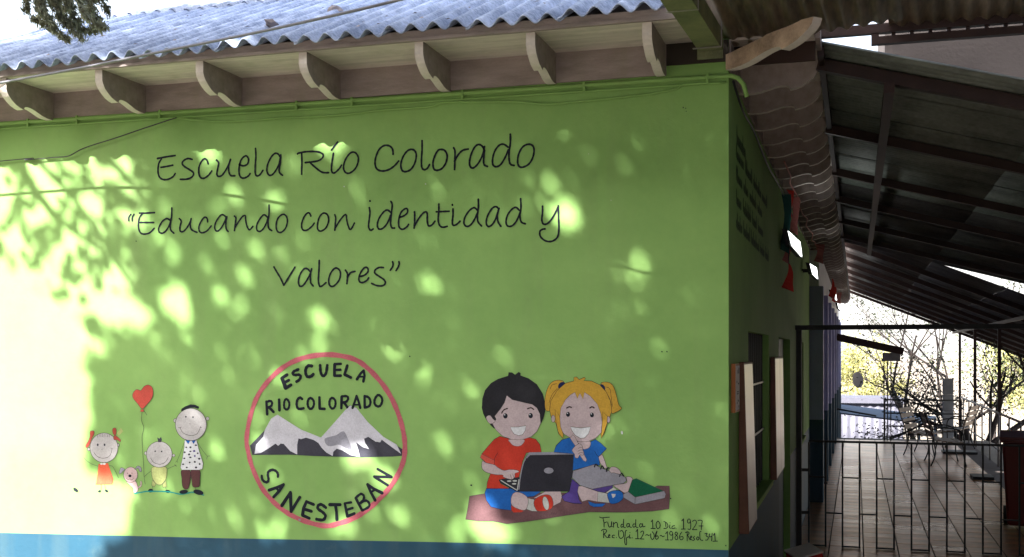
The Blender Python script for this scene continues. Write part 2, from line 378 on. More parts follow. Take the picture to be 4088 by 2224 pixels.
# soffit boards (individual) front
x = -9.0
for k in range(4):
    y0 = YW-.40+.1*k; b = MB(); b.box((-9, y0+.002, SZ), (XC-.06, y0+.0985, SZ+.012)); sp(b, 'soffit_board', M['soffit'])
for k in range(4):
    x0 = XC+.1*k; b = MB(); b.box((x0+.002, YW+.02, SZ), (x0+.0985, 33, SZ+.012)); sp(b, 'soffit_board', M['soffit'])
b = MB(); b.box((-9, YW-.428, SZ+.0), (XC-.10, YW-.402, SZ+.048)); sp(b, 'fascia', M['taupe'])
b = MB(); b.box((-9, YW-.436, SZ-.004), (XC-.12, YW-.429, SZ+.012)); sp(b, 'fascia_trim', M['taupe'])
b = MB(); b.box((XC+.402, YW+.02, SZ-.02), (XC+.425, 33, SZ+.05)); sp(b, 'fascia', M['taupe'])

def corr(orig, dl, dw, length, width, pitch, amp, th=.006, phase=0.0, seg=8, jl=0.0, nl=1, sag=0.0):
    """corrugated sheet: waves run along dl, repeat along dw"""
    orig = Vector(orig); dl = Vector(dl).normalized(); dw = Vector(dw).normalized(); nn = dl.cross(dw).normalized()
    if nn.z < 0: nn = -nn
    n = max(8, int(width/pitch*seg)); b = MB()
    rows = nl+1
    for side in (0, 1):
        for r in range(rows):
            t = r/nl
            for i in range(n+1):
                s_ = width*i/n
                zz = amp*math.sin(2*math.pi*(s_+phase)/pitch) - side*th + sag*math.sin(math.pi*t)
                e = jl*math.sin(3.1*s_+orig.x*7)*(1 if r == 0 else 0)
                b.v.append(tuple(orig + dl*(length*t + e) + dw*s_ + nn*zz))
    def idx(side, r, i): return side*rows*(n+1) + r*(n+1) + i
    for r in range(rows-1):
        for i in range(n):
            b.f.append((idx(0,r,i), idx(0,r,i+1), idx(0,r+1,i+1), idx(0,r+1,i))); b.m.append(0)
            b.f.append((idx(1,r,i), idx(1,r+1,i), idx(1,r+1,i+1), idx(1,r,i+1))); b.m.append(0)
    for i in range(n):
        b.f.append((idx(0,0,i), idx(1,0,i), idx(1,0,i+1), idx(0,0,i+1))); b.m.append(0)
        b.f.append((idx(0,rows-1,i), idx(0,rows-1,i+1), idx(1,rows-1,i+1), idx(1,rows-1,i))); b.m.append(0)
    for r in range(rows-1):
        b.f.append((idx(0,r,0), idx(0,r+1,0), idx(1,r+1,0), idx(1,r,0))); b.m.append(0)
        b.f.append((idx(0,r,n), idx(1,r,n), idx(1,r+1,n), idx(0,r+1,n))); b.m.append(0)
    return b
TAN = .457; th_ = math.atan(TAN); dl = (0, math.cos(th_), math.sin(th_))
PIT = .112; SW_ = 4*PIT
xr = -.83
for row in range(3):
    for k in range(11):
        x1 = xr - k*SW_; x0 = x1-SW_-.035
        if x0 < -5.75: continue
        y0 = 5.0 + row*1.71
        # every second sheet lies over its neighbours
        up = .009 if k % 2 == 0 else 0.0
        z0 = SZ+.036+(y0-5.0)*TAN + row*.014 + up
        wj = random.uniform(-.012, .012)
        bb = corr((x0, y0+wj, z0), dl, (1, 0, 0), 2.02, SW_+.035, PIT, .0205, .0065, phase=(x0-xr), seg=10, nl=1)
        sp(bb, 'roof_sheet', M['fibro'], smooth=True)
b = MB(); zz0 = SZ+.004; b.add([(-5.6, 5.12, zz0), (-.86, 5.12, zz0), (-.86, 10.2, zz0+5.08*TAN), (-5.6, 10.2, zz0+5.08*TAN)], [(0,1,2,3)]); sp(b, 'sky_gap_blocker', M['taupe'])  # added board, hides the sky so openings under the sheet waves stay dark
# left verge of the roof
b = MB(); b.bar((-5.6, 5.1, SZ+.0), (-5.6, 5.1+4.5, SZ+.0+4.5*TAN), .03, .1); sp(b, 'verge_board', M['taupe'])

# conduits and cables clipped on the wall
def wall_pts(lst, off, s=1.0, ox=0, oy=0, Y=YW):
    out = []
    for u, v in lst:
        x, z = on_front(ox+u/s, oy+v/s, Y); out.append((x, Y-off, z))
    return out
x_l, z_l = on_front(0, 496); x_r, z_r = on_front(2640, 323)
slope = (z_r-z_l)/(x_r-x_l)
def pipe_z(x): return z_l+slope*(x-x_l)
b = MB()
pp = [(x_, YW-.012, pipe_z(x_)) for x_ in np.linspace(-9, XC-.03, 30)]
cz = pipe_z(XC)
pp += [(XC+.01, YW-.014, cz), (XC+.045, YW-.010, cz-.012), (XC+.07, YW+.01, cz-.04), (XC+.085, YW+.02, cz-.10)]
b.tube(pp, .0115, 8); o = sp(b, 'conduit', M['green'], True)
b = MB(); x_l2, z_l2 = on_front(0, 515); x_r2, z_r2 = on_front(2640, 346)
b.tube([(x_, YW-.006, z_l2+(z_r2-z_l2)/(x_r2-x_l2)*(x_-x_l2)) for x_ in np.linspace(-9, XC-.01, 30)], .0065, 6); sp(b, 'thin_conduit', M['green'], True)
for u in (120, 315, 645, 1190, 1410, 1850, 2335, 2826):
    x_, _ = on_front(u, 400); b = MB(); b.box((x_-.006, YW-.024, pipe_z(x_)-.03), (x_+.006, YW-.001, pipe_z(x_)+.016)); sp(b, 'clip', M['green'])
def smooth_pts(p, k=6, closed=False):
    p = [np.array(q_, float) for q_ in p]; out = []
    n = len(p)
    if n < 3: return [tuple(x_) for x_ in p]
    rngi = range(n if closed else n-1)
    for i in rngi:
        if closed: p0, p1, p2, p3 = p[(i-1) % n], p[i], p[(i+1) % n], p[(i+2) % n]
        else: p0, p1, p2, p3 = p[max(i-1, 0)], p[i], p[i+1], p[min(i+2, n-1)]
        for j in range(k):
            t = j/k
            out.append(tuple(.5*((2*p1)+(-p0+p2)*t+(2*p0-5*p1+4*p2-p3)*t*t+(-p0+3*p1-3*p2+p3)*t**3)))
    if not closed: out.append(tuple(p[-1]))
    return out
c1 = wall_pts([(0,1190),(200,1180),(420,1160),(520,1150),(640,1090),(860,1020),(1080,945),(1310,870)], .02, 1.84)
c2 = wall_pts([(1310,870),(1500,888),(1700,895),(2060,870),(2300,860),(2576,840)], .008, 1.84) + wall_pts([(400,812),(700,792),(800,780),(880,755),(1100,752),(1400,750),(1620,768),(1900,745),(2200,715),(2400,690),(2576,655)], .008, 1.84, 1300, 0) + wall_pts([(2740,338),(2890,332)], .008)
b = MB(); b.tube(smooth_pts([(-7.5, YW-.05, c1[0][2]-.1)]+c1, 5), .003, 6); sp(b, 'cable', M['cable'], True)
b = MB(); b.tube(smooth_pts(c2, 5), .006, 6); sp(b, 'cable', M['green'], True)
# grey overhead cable in front of the eave
b = MB(); pl = []
for u, v, yc in [(-700, 420, 4.95), (-200, 365, 4.95), (0, 331, 4.93), (300, 276, 4.85), (650, 205, 4.7), (1000, 135, 4.55), (1400, 46, 4.35), (1600, -2, 4.3), (2100, -125, 4.1), (2700, -300, 3.9)]:
    x_, z_ = on_front(u, v, yc); pl.append((x_, yc, z_))
b.tube(smooth_pts(pl, 5), .0065, 6)
tag(b.build('overhead_cable', M['wire'], smooth=True), 'grey overhead cable strung slanting in front of the corrugated eave', 'cable')
# cable hanging on the side wall from the corner
b = MB()
b.tube(smooth_pts([(XC+.02, YW+.02, cz-.02), (XC+.03, 5.9, 3.20), (XC+.025, 6.6, 3.23), (XC+.03, 7.6, 3.19), (XC+.03, 9, 3.22), (XC+.03, 12, 3.2)], 6), .006, 6)
sp(b, 'cable', M['cable'], True)
# ------------------------------------------------------------------ painted mural (flat paint on the front wall)
def pmat(name, c): return mat(name, c, 0.8, 0.13, 9, 0.3, 45, spec=0.15, fine=0.22)
P = {
 'ink': M['black'], 'skin': pmat('skin_paint', (.43, .35, .36)), 'skin2': pmat('pale_skin_paint', (.42, .41, .41)), 'white': pmat('white_paint', (.56, .58, .60)),
 'pink': pmat('pink_ring_paint', (.42, .105, .13)), 'snow': pmat('snow_paint', (.50, .50, .55)), 'rock': pmat('rock_paint', (.045, .045, .06)),
 'grey': pmat('grey_paint', (.24, .24, .28)), 'lgrey': pmat('light_grey_paint', (.40, .42, .40)), 'red': pmat('red_paint', (.42, .035, .02)), 'red2': pmat('pale_red_paint', (.48, .075, .055)),
 'blue': pmat('blue_paint', (.012, .10, .36)), 'navy': pmat('navy_paint', (.01, .015, .07)), 'purple': pmat('purple_paint', (.065, .04, .19)),
 'yellow': pmat('mustard_paint', (.48, .29, .04)), 'mat': pmat('brown_mat_paint', (.115, .06, .065)), 'hair': pmat('black_hair_paint', (.018, .018, .022)),
 'laptop': pmat('charcoal_paint', (.022, .022, .03)), 'bookg': pmat('dark_green_paint', (.005, .085, .04)), 'orange': pmat('orange_red_paint', (.55, .10, .05)),
 'brown': pmat('brown_paint', (.085, .035, .035)), 'ribbon': pmat('ribbon_paint', (.33, .06, .04)), 'khaki': pmat('khaki_paint', (.34, .38, .15)), 'dog': pmat('dusty_pink_paint', (.46, .34, .34)),
 'aqua': pmat('aqua_paint', (.01, .22, .20)), 'line': pmat('dark_line_paint', (.06, .055, .05)), 'pale': pmat('pale_line_paint', (.40, .42, .38)), 'brow': pmat('brow_paint', (.04, .025, .025))}
class Mural:
    base = 0
    def __init__(s, name, label=None, ox=0, oy=0, sc=1.0):
        s.name = name; s.label = label; s.b = MB(); s.n = Mural.base; s.t(ox, oy, sc)
    chain = False
    def t(s, ox, oy, sc): s.ox, s.oy, s.sc = ox, oy, sc; return s
    def w(s, u, v): return on_front(s.ox+u/s.sc, s.oy+v/s.sc, YW)
    def off(s): s.n += 1; return YW-.0017-.000012*s.n
    def poly(s, pts, m, smooth=True, line=None, lw=2.2):
        q_ = smooth_pts(pts, 4, True) if smooth else pts
        W_ = [s.w(*p) for p in q_]; Y = s.off()
        tri = tessellate_polygon([[Vector((x, z, 0)) for x, z in W_]])
        s.b.add([(x, Y, z) for x, z in W_], [tuple(t) for t in tri], P[m])
        if line: s.stroke(pts, lw*s.sc, line, True, smooth)
        return s
    def ell(s, cx, cy, rx, ry, m, rot=0, line=None, lw=2.2, n=28):
        c, d = math.cos(R(rot)), math.sin(R(rot))
        pts = [(cx+rx*math.cos(2*math.pi*k/n)*c-ry*math.sin(2*math.pi*k/n)*d, cy+rx*math.cos(2*math.pi*k/n)*d+ry*math.sin(2*math.pi*k/n)*c) for k in range(n)]
        return s.poly(pts, m, False, line, lw)
    def stroke(s, pts, wd, m='ink', closed=False, smooth=True, k=5):
        q_ = smooth_pts(pts, k, closed) if smooth else list(pts)
        W_ = [np.array(s.w(*p)) for p in q_]
        fwm = (W_[0][0]*-SA + YW*CA)/4500/s.sc; r = wd*fwm/2
        clean = [W_[0]]
        for p in W_[1:]:
            if np.linalg.norm(p-clean[-1]) > r*.18: clean.append(p)
        W_ = clean; n = len(W_)
        if n < 2: W_.append(W_[0]+np.array([r*.3, 0])); n = 2
        Y = s.off(); L_, R_ = [], []
        for i in range(n):
            if closed: d = W_[(i+1) % n]-W_[(i-1) % n]
            else: d = W_[min(i+1, n-1)]-W_[max(i-1, 0)]
            L = np.linalg.norm(d); d = d/L if L > 1e-9 else np.array([1., 0.])
            nn = np.array([-d[1], d[0]]); wob = r*(1+.10*math.sin(i*1.7+s.n))
            L_.append(W_[i]+nn*wob); R_.append(W_[i]-nn*wob)
        vs = [(p[0], Y, p[1]) for p in L_]+[(p[0], Y, p[1]) for p in R_]
        fs = [(i, (i+1) % n, n+(i+1) % n, n+i) for i in range(n if closed else n-1)]
        s.b.add(vs, fs, P[m])
        if not closed:
            for e, d in ((0, W_[0]-W_[1]), (n-1, W_[n-1]-W_[n-2])):
                a0 = math.atan2(d[1], d[0]); cap = [(W_[e][0]+r*math.cos(a0+t), Y, W_[e][1]+r*math.sin(a0+t)) for t in np.linspace(-math.pi/2, math.pi/2, 7)]
                s.b.add(cap, [tuple(range(7))], P[m])
        return s
    def done(s):
        o = s.b.build(s.name, None, fw); tag(o, s.label); Mural.base = s.n if s.chain else 0; return o
A6 = (480, 480, 1.946); A7 = (1300, 480, 1.9458)
def strokes(mu, T, wd, lst, closed=(), m='ink', smooth=True, cuts=()):
    mu.t(*T)
    for i, p in enumerate(lst):
        for c_, lab in cuts:
            if c_ == i: mu.done(); mu.__init__('painted_lettering', lab, *T)
        mu.stroke(p, wd, m, i in closed, smooth)
L1 = Mural('painted_lettering', 'black handwritten word Escuela')
strokes(L1, A6, 15, [[(290,298),(360,285),(428,275)],[(322,300),(300,340),(295,400),(305,440),(330,460),(370,460),(410,440),(428,415)],[(318,367),(360,360),(410,350)],
 [(560,305),(530,298),(500,310),(482,335),(500,360),(540,385),(570,410),(560,440),(520,458),(468,460)],
 [(685,340),(675,312),(655,300),(630,325),(612,370),(612,415),(625,445),(650,452),(685,430),(712,395)],
 [(748,310),(765,330),(760,370),(752,415),(762,436),(790,430),(820,390),(845,340),(858,305)],[(858,305),(845,350),(845,400),(860,430),(892,432)],
 [(925,345),(960,355),(990,340),(998,305),(985,280),(965,282),(940,310),(925,360),(925,415),(940,445),(965,450),(995,435),(1010,415)],
 [(1052,220),(1055,280),(1050,350),(1050,410),(1062,433),(1085,425),(1110,390)],
 [(1245,290),(1230,265),(1205,258),(1175,285),(1148,340),(1140,390),(1155,425),(1180,425),(1210,390),(1235,340),(1248,270)],[(1248,270),(1245,330),(1235,390),(1245,415),(1262,428)],
 [(1378,262),(1390,255),(1450,245),(1530,245),(1575,265),(1570,295),(1530,318),(1438,330)],[(1410,258),(1412,330),(1410,420)],[(1470,325),(1520,370),(1570,405),(1620,408)],
 [(1690,170),(1670,195),(1642,232)],[(1657,258),(1650,300),(1642,360),(1645,400),(1665,410),(1700,380),(1720,350)],
 [(1800,250),(1830,255),(1850,290),(1845,340),(1820,385),(1780,412),(1750,405),(1735,370),(1745,320),(1770,275)]], (16,), cuts=((11, 'black handwritten word Rio with an accent'),))
strokes(L1, A7, 16, [[(525,265),(520,225),(495,200),(455,198),(415,230),(390,290),(385,340),(400,380),(440,395),(490,385),(535,355),(568,318)],
 [(660,228),(690,235),(705,270),(695,330),(665,380),(625,400),(595,390),(585,345),(600,290),(630,245)],[(750,160),(750,230),(745,310),(748,365),(765,385),(790,375),(808,345)],
 [(890,228),(925,235),(945,275),(935,330),(905,375),(865,390),(840,375),(835,325),(850,275),(870,240)],[(995,215),(1005,240),(1005,310),(1002,383)],[(1002,320),(1030,270),(1065,235),(1108,225)],
 [(1235,235),(1215,200),(1185,190),(1155,215),(1128,275),(1118,335),(1130,368),(1155,368),(1190,330),(1220,270),(1235,205)],[(1235,235),(1228,300),(1232,345),(1258,360)],
 [(1418,210),(1385,188),(1350,195),(1315,240),(1298,300),(1300,345),(1325,362),(1360,345),(1395,290),(1420,230)],[(1435,110),(1435,180),(1425,260),(1428,320),(1440,345),(1465,352)],
 [(1570,188),(1605,195),(1620,230),(1610,290),(1580,340),(1535,365),(1505,360),(1492,325),(1500,265),(1530,210)]], (1,3,10), cuts=((0, 'black handwritten word Colorado'),))
L1.done()
L2 = Mural('painted_lettering', 'black handwritten word Educando with opening quote marks')
strokes(L2, A6, 14, [[(84,732),(68,755),(68,782)],[(108,732),(95,755),(95,782)],[(150,722),(200,722),(268,718)],[(175,725),(150,760),(142,820),(155,870),(185,885),(230,875),(265,840)],[(152,795),(200,795),(262,795)],
 [(385,775),(360,765),(325,790),(300,840),(305,870),(330,878),(360,855),(385,810),(395,765)],[(402,682),(400,750),(390,820),(395,855),(418,878)],
 [(460,765),(475,785),(465,830),(468,862),(490,865),(520,835),(545,790),(552,765)],[(552,765),(545,810),(555,850),(598,872)],[(680,790),(675,762),(655,755),(630,785),(612,830),(618,865),(640,875),(675,860),(708,822)],
 [(830,760),(800,735),(775,745),(745,790),(735,835),(750,862),(775,850),(805,805),(825,755)],[(830,750),(822,800),(825,845),(840,865)],[(888,745),(900,760),(895,800),(888,858)],[(890,840),(920,790),(950,750),(972,742),(975,770),(985,820),(1005,852),(1032,825)],
 [(1145,755),(1120,735),(1095,755),(1065,805),(1062,850),(1085,865),(1115,840),(1140,790),(1150,750)],[(1157,660),(1157,730),(1150,800),(1155,840),(1178,858)],[(1262,732),(1290,745),(1300,785),(1285,840),(1250,872),(1222,862),(1212,820),(1225,765)],
 [(1482,745),(1470,722),(1450,725),(1425,760),(1410,810),(1418,850),(1450,855),(1490,825),(1508,800)],[(1580,722),(1610,735),(1620,780),(1600,835),(1560,862),(1535,845),(1535,800),(1550,750)],
 [(1668,735),(1675,760),(1672,800),(1668,855)],[(1670,840),(1700,790),(1735,745),(1755,735),(1760,770),(1770,815),(1790,850),(1820,800)]], (16,18), cuts=((17, 'black handwritten word con'),))
strokes(L2, A7, 15, [[(345,627),(346,629)],[(340,680),(345,720),(338,780),(335,830),(350,855),(370,845)],[(505,715),(480,698),(450,715),(415,765),(402,815),(415,845),(445,840),(480,800),(505,740)],[(508,632),(518,660),(510,740),(505,800),(515,835),(537,838)],
 [(572,755),(605,745),(635,720),(635,690),(615,690),(585,720),(568,780),(572,830),(598,848),(630,830),(645,810)],[(690,712),(692,740),(692,790),(688,838)],[(692,820),(720,770),(755,725),(780,712),(790,730),(790,780),(800,820),(825,815),(850,785)],
 [(880,652),(880,700),(875,770),(885,815),(910,832),(945,825)],[(860,712),(910,710),(960,708)],[(985,656),(986,660)],[(990,690),(990,740),(985,785),(990,815),(1015,812),(1045,785)],
 [(1180,700),(1155,680),(1120,700),(1085,750),(1075,800),(1095,825),(1125,815),(1155,775),(1180,720)],[(1187,615),(1187,680),(1180,740),(1185,790),(1212,822)],[(1345,690),(1325,672),(1295,685),(1260,740),(1248,795),(1262,825),(1290,815),(1320,770),(1342,700)],[(1348,685),(1335,740),(1340,790),(1362,825)],
 [(1505,700),(1480,678),(1450,690),(1415,735),(1402,790),(1415,822),(1450,820),(1485,780),(1510,720)],[(1515,610),(1518,680),(1510,740),(1520,790),(1552,805)],[(1685,668),(1685,720),(1680,770),(1690,805),(1720,805),(1755,770),(1790,710),(1808,668)],
 [(1808,665),(1810,760),(1812,850),(1800,910),(1760,940),(1710,938),(1670,905),(1665,865),(1685,848),(1705,845)]], cuts=((0, 'black handwritten word identidad'), (16, 'single black handwritten letter y')))
L2.done()
L3 = Mural('painted_lettering', 'black handwritten word valores')
strokes(L3, A6, 15, [[(1195,1140),(1215,1175),(1245,1225),(1272,1282)],[(1272,1282),(1310,1220),(1358,1142)],[(1475,1175),(1455,1155),(1430,1155),(1400,1195),(1385,1250),(1395,1288),(1420,1285),(1450,1245),(1478,1190),(1488,1155)],[(1480,1175),(1478,1230),(1482,1265),(1500,1288)],
 [(1547,1090),(1545,1160),(1540,1240),(1548,1285),(1565,1290),(1600,1262)],[(1670,1150),(1700,1160),(1712,1195),(1700,1245),(1660,1288),(1630,1285),(1620,1245),(1635,1190)],[(1750,1165),(1765,1190),(1765,1230),(1762,1270)],[(1765,1225),(1790,1185),(1825,1175)]], (5,))
strokes(L3, A7, 15, [[(262,1215),(300,1205),(328,1180),(328,1150),(305,1145),(278,1175),(260,1220),(262,1250),(285,1262),(320,1245),(335,1225)],[(450,1145),(415,1145),(385,1165),(385,1190),(420,1215),(455,1240),(465,1265),(445,1285),(400,1285),(358,1268)],
 [(520,1100),(525,1115),(520,1140),(503,1165)],[(570,1100),(573,1115),(565,1140),(548,1168)]])
L3.done()
# founding text
J = (2380, 2040, 4.954)
F1 = Mural('painted_lettering', 'small black handwritten founding date lines')
strokes(F1, J, 16, [[(70,118),(110,135),(180,128),(262,122)],[(135,135),(155,230),(158,318)],[(155,240),(210,215)],[(230,220),(245,290),(265,318),(300,290),(308,210)],[(308,210),(300,290),(322,310)],
 [(345,225),(345,320)],[(345,262),(390,225),(418,245),(425,315),(448,325)],[(540,270),(510,260),(490,295),(505,322),(538,300)],[(545,165),(540,260),(545,318),(580,325)],[(655,255),(620,250),(605,290),(625,320),(655,290)],[(658,250),(665,310),(700,322)],
 [(780,265),(745,255),(725,290),(745,322),(783,295)],[(785,172),(783,260),(795,320),(830,325)],[(912,262),(875,252),(858,295),(880,322),(915,290)],[(918,250),(925,310),(970,300)],
 [(1090,215),(1115,175)],[(1115,175),(1122,340)],[(1085,345),(1170,345)],[(1222,200),(1262,250),(1262,310),(1225,350),(1195,320),(1188,250)],[(1375,235),(1380,310)],[(1340,205),(1400,240),(1420,300),(1390,340),(1340,345)],
 [(1460,275),(1450,330),(1480,340)],[(1462,232),(1463,234)],[(1550,290),(1510,300),(1500,340),(1540,345),(1560,330)],[(1580,345),(1581,347)],[(1695,195),(1728,155)],[(1728,155),(1730,350)],[(1685,358),(1765,355)],
 [(1840,155),(1865,195),(1840,240),(1810,225),(1808,185)],[(1865,195),(1872,290),(1860,360),(1815,355)],[(1905,205),(1950,180),(1985,215),(1960,290),(1905,365)],[(1905,368),(1995,368)],[(2015,190),(2060,180),(2100,195)],[(2100,195),(2085,280),(2080,365)],[(2035,295),(2115,295)],
 [(105,390),(150,360),(205,380),(190,430),(145,460)],[(150,390),(150,530)],[(160,460),(210,520),(240,525)],[(250,500),(275,480),(255,465),(245,510),(275,525)],[(365,480),(330,480),(320,520),(360,530)],[(400,522),(401,524)],
 [(450,385),(445,470),(465,530),(500,540),(540,500),(540,430),(510,385),(480,400)],[(605,385),(580,400),(575,470),(565,560),(570,640),(595,670),(605,620),(600,540),(640,510)],[(665,470),(655,530),(690,530)],[(668,425),(669,427)],[(720,530),(721,532)],
 [(790,410),(820,360)],[(820,360),(825,540)],[(780,548),(855,548)],[(880,420),(920,395),(940,430),(910,500),(875,550)],[(875,552),(945,554)],[(980,480),(1010,465),(1030,485),(1055,475)],[(1110,410),(1145,460),(1145,520),(1115,565),(1082,520),(1080,450)],
 [(1205,395),(1180,450),(1170,520),(1195,560),(1230,530),(1215,490),(1180,500)],[(1265,490),(1290,485),(1315,505),(1350,495)],[(1375,450),(1410,405)],[(1410,405),(1415,560)],[(1370,572),(1435,572)],
 [(1485,400),(1515,440),(1490,480),(1458,460),(1460,420)],[(1515,440),(1515,530),(1500,572),(1465,570)],[(1580,415),(1610,445),(1590,480),(1560,520),(1580,565),(1615,545),(1600,490),(1560,455)],[(1690,420),(1660,470),(1650,530),(1680,570),(1720,545),(1710,505),(1665,515)],
 [(1765,430),(1810,410),(1840,440),(1800,480)],[(1800,420),(1800,590)],[(1810,480),(1860,570)],[(1870,530),(1895,510),(1875,495),(1865,550),(1900,575)],[(1945,500),(1925,530),(1950,560),(1915,585)],[(2010,510),(2035,540),(2010,575),(1985,545)],
 [(2075,405),(2050,420),(2060,560),(2110,580)],[(2150,450),(2195,440),(2175,490),(2220,520),(2200,570),(2165,575)],[(2245,450),(2240,510),(2290,500)],[(2295,440),(2285,590)],[(2320,480),(2345,440)],[(2345,440),(2355,590)],[(2310,598),(2400,595)]], (18,28,53,58,60,67), cuts=((41, 'small black handwritten line with recognition date'),))
F1.done()
# emblem
E = (900, 1340, 1.585); EA = (950, 1390, 3.503); EB = (950, 1760, 3.503)
Mural.chain = True
rg = Mural('painted_ring', 'pink painted ring of the round school emblem').t(*E)
rg.stroke([(135,640),(165,485),(223,350),(340,220),(474,147),(640,120),(793,142),(888,195),(997,310),(1076,447),(1125,603),(1136,718),(1120,813),(1056,940),(949,1058),(832,1145),(716,1189),(622,1203),(477,1164),(350,1092),(243,980),(175,845),(143,727)], 31, 'pink', True)
rg.done()
mt = Mural('painted_mountains', 'white snowy twin mountains inside the emblem').t(*E)
mt.poly([(157,695),(250,598),(290,525),(330,500),(400,545),(480,595),(605,645),(690,550),(760,470),(775,448),(790,440),(830,458),(900,545),(1000,640),(1120,718),(1118,760),(1060,765),(860,770),(700,766),(560,762),(400,753),(170,755)], 'rock', False)
mt.poly([(185,747),(195,690),(240,640),(250,598),(290,525),(330,500),(400,545),(480,595),(605,645),(690,550),(760,470),(790,442),(830,458),(900,545),(1000,640),(1085,690),(1112,748),(1060,710),(990,658),(980,675),(950,670),(905,640),(878,652),(885,680),(910,718),(870,705),(828,675),(838,710),(852,768),(790,755),(740,725),(705,715),(683,735),(680,762),(640,740),(610,710),(590,680),(560,660),(510,645),(480,655),(463,650),(455,690),(455,752),(410,730),(370,685),(350,683),(335,697),(318,683),(270,715),(225,742)], 'snow', False)
mt.poly([(628,655),(640,690),(670,700),(720,690),(760,710),(800,718),(775,650),(755,610),(735,608),(700,630),(660,640)], 'grey')
mt.done()
class Em:
    def __init__(s): s.M = [Mural('painted_emblem_lettering', 'bold black word %s in the round emblem' % w_) for w_ in ('ESCUELA', 'RIO', 'COLORADO', 'SAN ESTEBAN')]; s.lo = 0
    def t(s, *T):
        s.lo = 1 if T[1] > 1700 else 0
        for m_ in s.M: m_.t(*T)
    def stroke(s, p, *a):
        y = sum(q[1] for q in p)/len(p); x = sum(q[0] for q in p)/len(p)
        (s.M[3] if s.lo else s.M[0] if y < 590 else s.M[1] if x < 760 else s.M[2]).stroke(p, *a)
    def done(s):
        for m_ in s.M: m_.done()
el = Em(); el.t(*EA)
def bk(lst, closed=False):
    for wd, p in lst: el.stroke(p, wd, 'ink', closed, closed)
def oo(p, wd): el.stroke(p, wd, 'ink', True, True)
bk([(58,[(618,425),(650,500),(665,552)]),(44,[(620,415),(690,372)]),(40,[(645,485),(715,447)]),(48,[(665,560),(742,515)]),
 (48,[(1355,230),(1350,310),(1352,380)]),(40,[(1355,224),(1440,220)]),(38,[(1350,305),(1435,302)]),(40,[(1352,385),(1440,385)]),(42,[(1530,245),(1510,310),(1492,365)]),(42,[(1492,368),(1580,410)]),
 (40,[(1665,435),(1720,350),(1760,315)]),(40,[(1760,315),(1772,385),(1755,465)]),(28,[(1705,400),(1765,398)]),(40,[(400,748),(405,830),(410,925)]),(42,[(577,722),(582,868)]),
 (40,[(1140,690),(1142,780),(1145,842)]),(38,[(1145,846),(1215,850)]),(40,[(1452,680),(1450,770),(1447,838)]),(38,[(1490,765),(1530,825)]),(38,[(440,830),(500,892)]),
 (38,[(1605,835),(1635,750),(1660,670)]),(38,[(1660,670),(1690,750),(1712,835)]),(26,[(1640,792),(1690,792)]),(38,[(1772,672),(1775,830)])])
for wd, p in [(42,[(845,298),(785,325),(768,355),(800,375),(855,372),(880,400),(855,445),(820,468)]),(46,[(1035,250),(985,247),(950,290),(950,355),(975,398),(1020,395),(1055,365)]),(42,[(1150,240),(1155,320),(1175,375),(1205,385),(1235,340),(1250,240)]),
 (36,[(400,755),(450,738),(478,760),(468,805),(415,835)]),(38,[(900,712),(870,692),(835,720),(822,780),(835,835),(870,850),(920,840)]),(36,[(1455,675),(1520,672),(1542,700),(1520,745),(1462,762)]),(36,[(1775,670),(1830,690),(1855,750),(1835,810),(1775,832)])]: el.stroke(p, wd)
oo([(680,712),(712,745),(720,790),(708,840),(680,858),(652,835),(646,785),(655,735)], 34); oo([(1020,698),(1056,730),(1065,780),(1048,830),(1015,850),(985,820),(975,765),(990,715)], 36)
oo([(1322,695),(1358,725),(1366,780),(1350,830),(1318,845),(1290,815),(1278,765),(1292,715)], 34); oo([(1968,655),(2010,690),(2018,745),(1995,800),(1960,815),(1920,790),(1910,740),(1930,685)], 36)
el.t(*EB)
bk([(42,[(640,610),(540,655),(435,690)]),(42,[(640,610),(580,700),(500,785)]),(34,[(545,668),(575,700)]),(48,[(615,905),(735,725)]),(52,[(735,725),(745,985)]),(48,[(745,985),(865,790)]),
 (48,[(960,850),(920,940),(905,1040)]),(42,[(960,850),(1060,890)]),(42,[(930,955),(1030,985)]),(42,[(905,1040),(1000,1082)]),(48,[(1285,892),(1430,892)]),(48,[(1365,900),(1380,1000),(1385,1100)]),
 (42,[(1497,880),(1515,970),(1532,1055)]),(34,[(1497,873),(1585,860)]),(34,[(1515,968),(1605,938)]),(40,[(1532,1055),(1630,1015)]),(42,[(1650,800),(1695,890),(1738,970)]),
 (44,[(1815,610),(1860,720),(1920,830)]),(44,[(1815,610),(1900,670),(2020,730)]),(34,[(1868,715),(1920,680)]),(38,[(1955,395),(2148,505)]),(36,[(2148,505),(1908,500)]),(40,[(1908,500),(2095,620)])])
for wd, p in [(38,[(560,500),(560,460),(530,420),(480,405),(430,430),(420,480),(430,540),(410,578),(365,565),(340,530),(335,490)]),(44,[(1230,932),(1170,890),(1125,905),(1122,950),(1190,1000),(1225,1050),(1190,1105),(1100,1095)]),
 (36,[(1655,790),(1720,742),(1762,770),(1752,830),(1700,875)]),(36,[(1700,875),(1790,835),(1838,875),(1828,925),(1745,972)])]: el.stroke(p, wd)
el.done()
Mural.base = 0
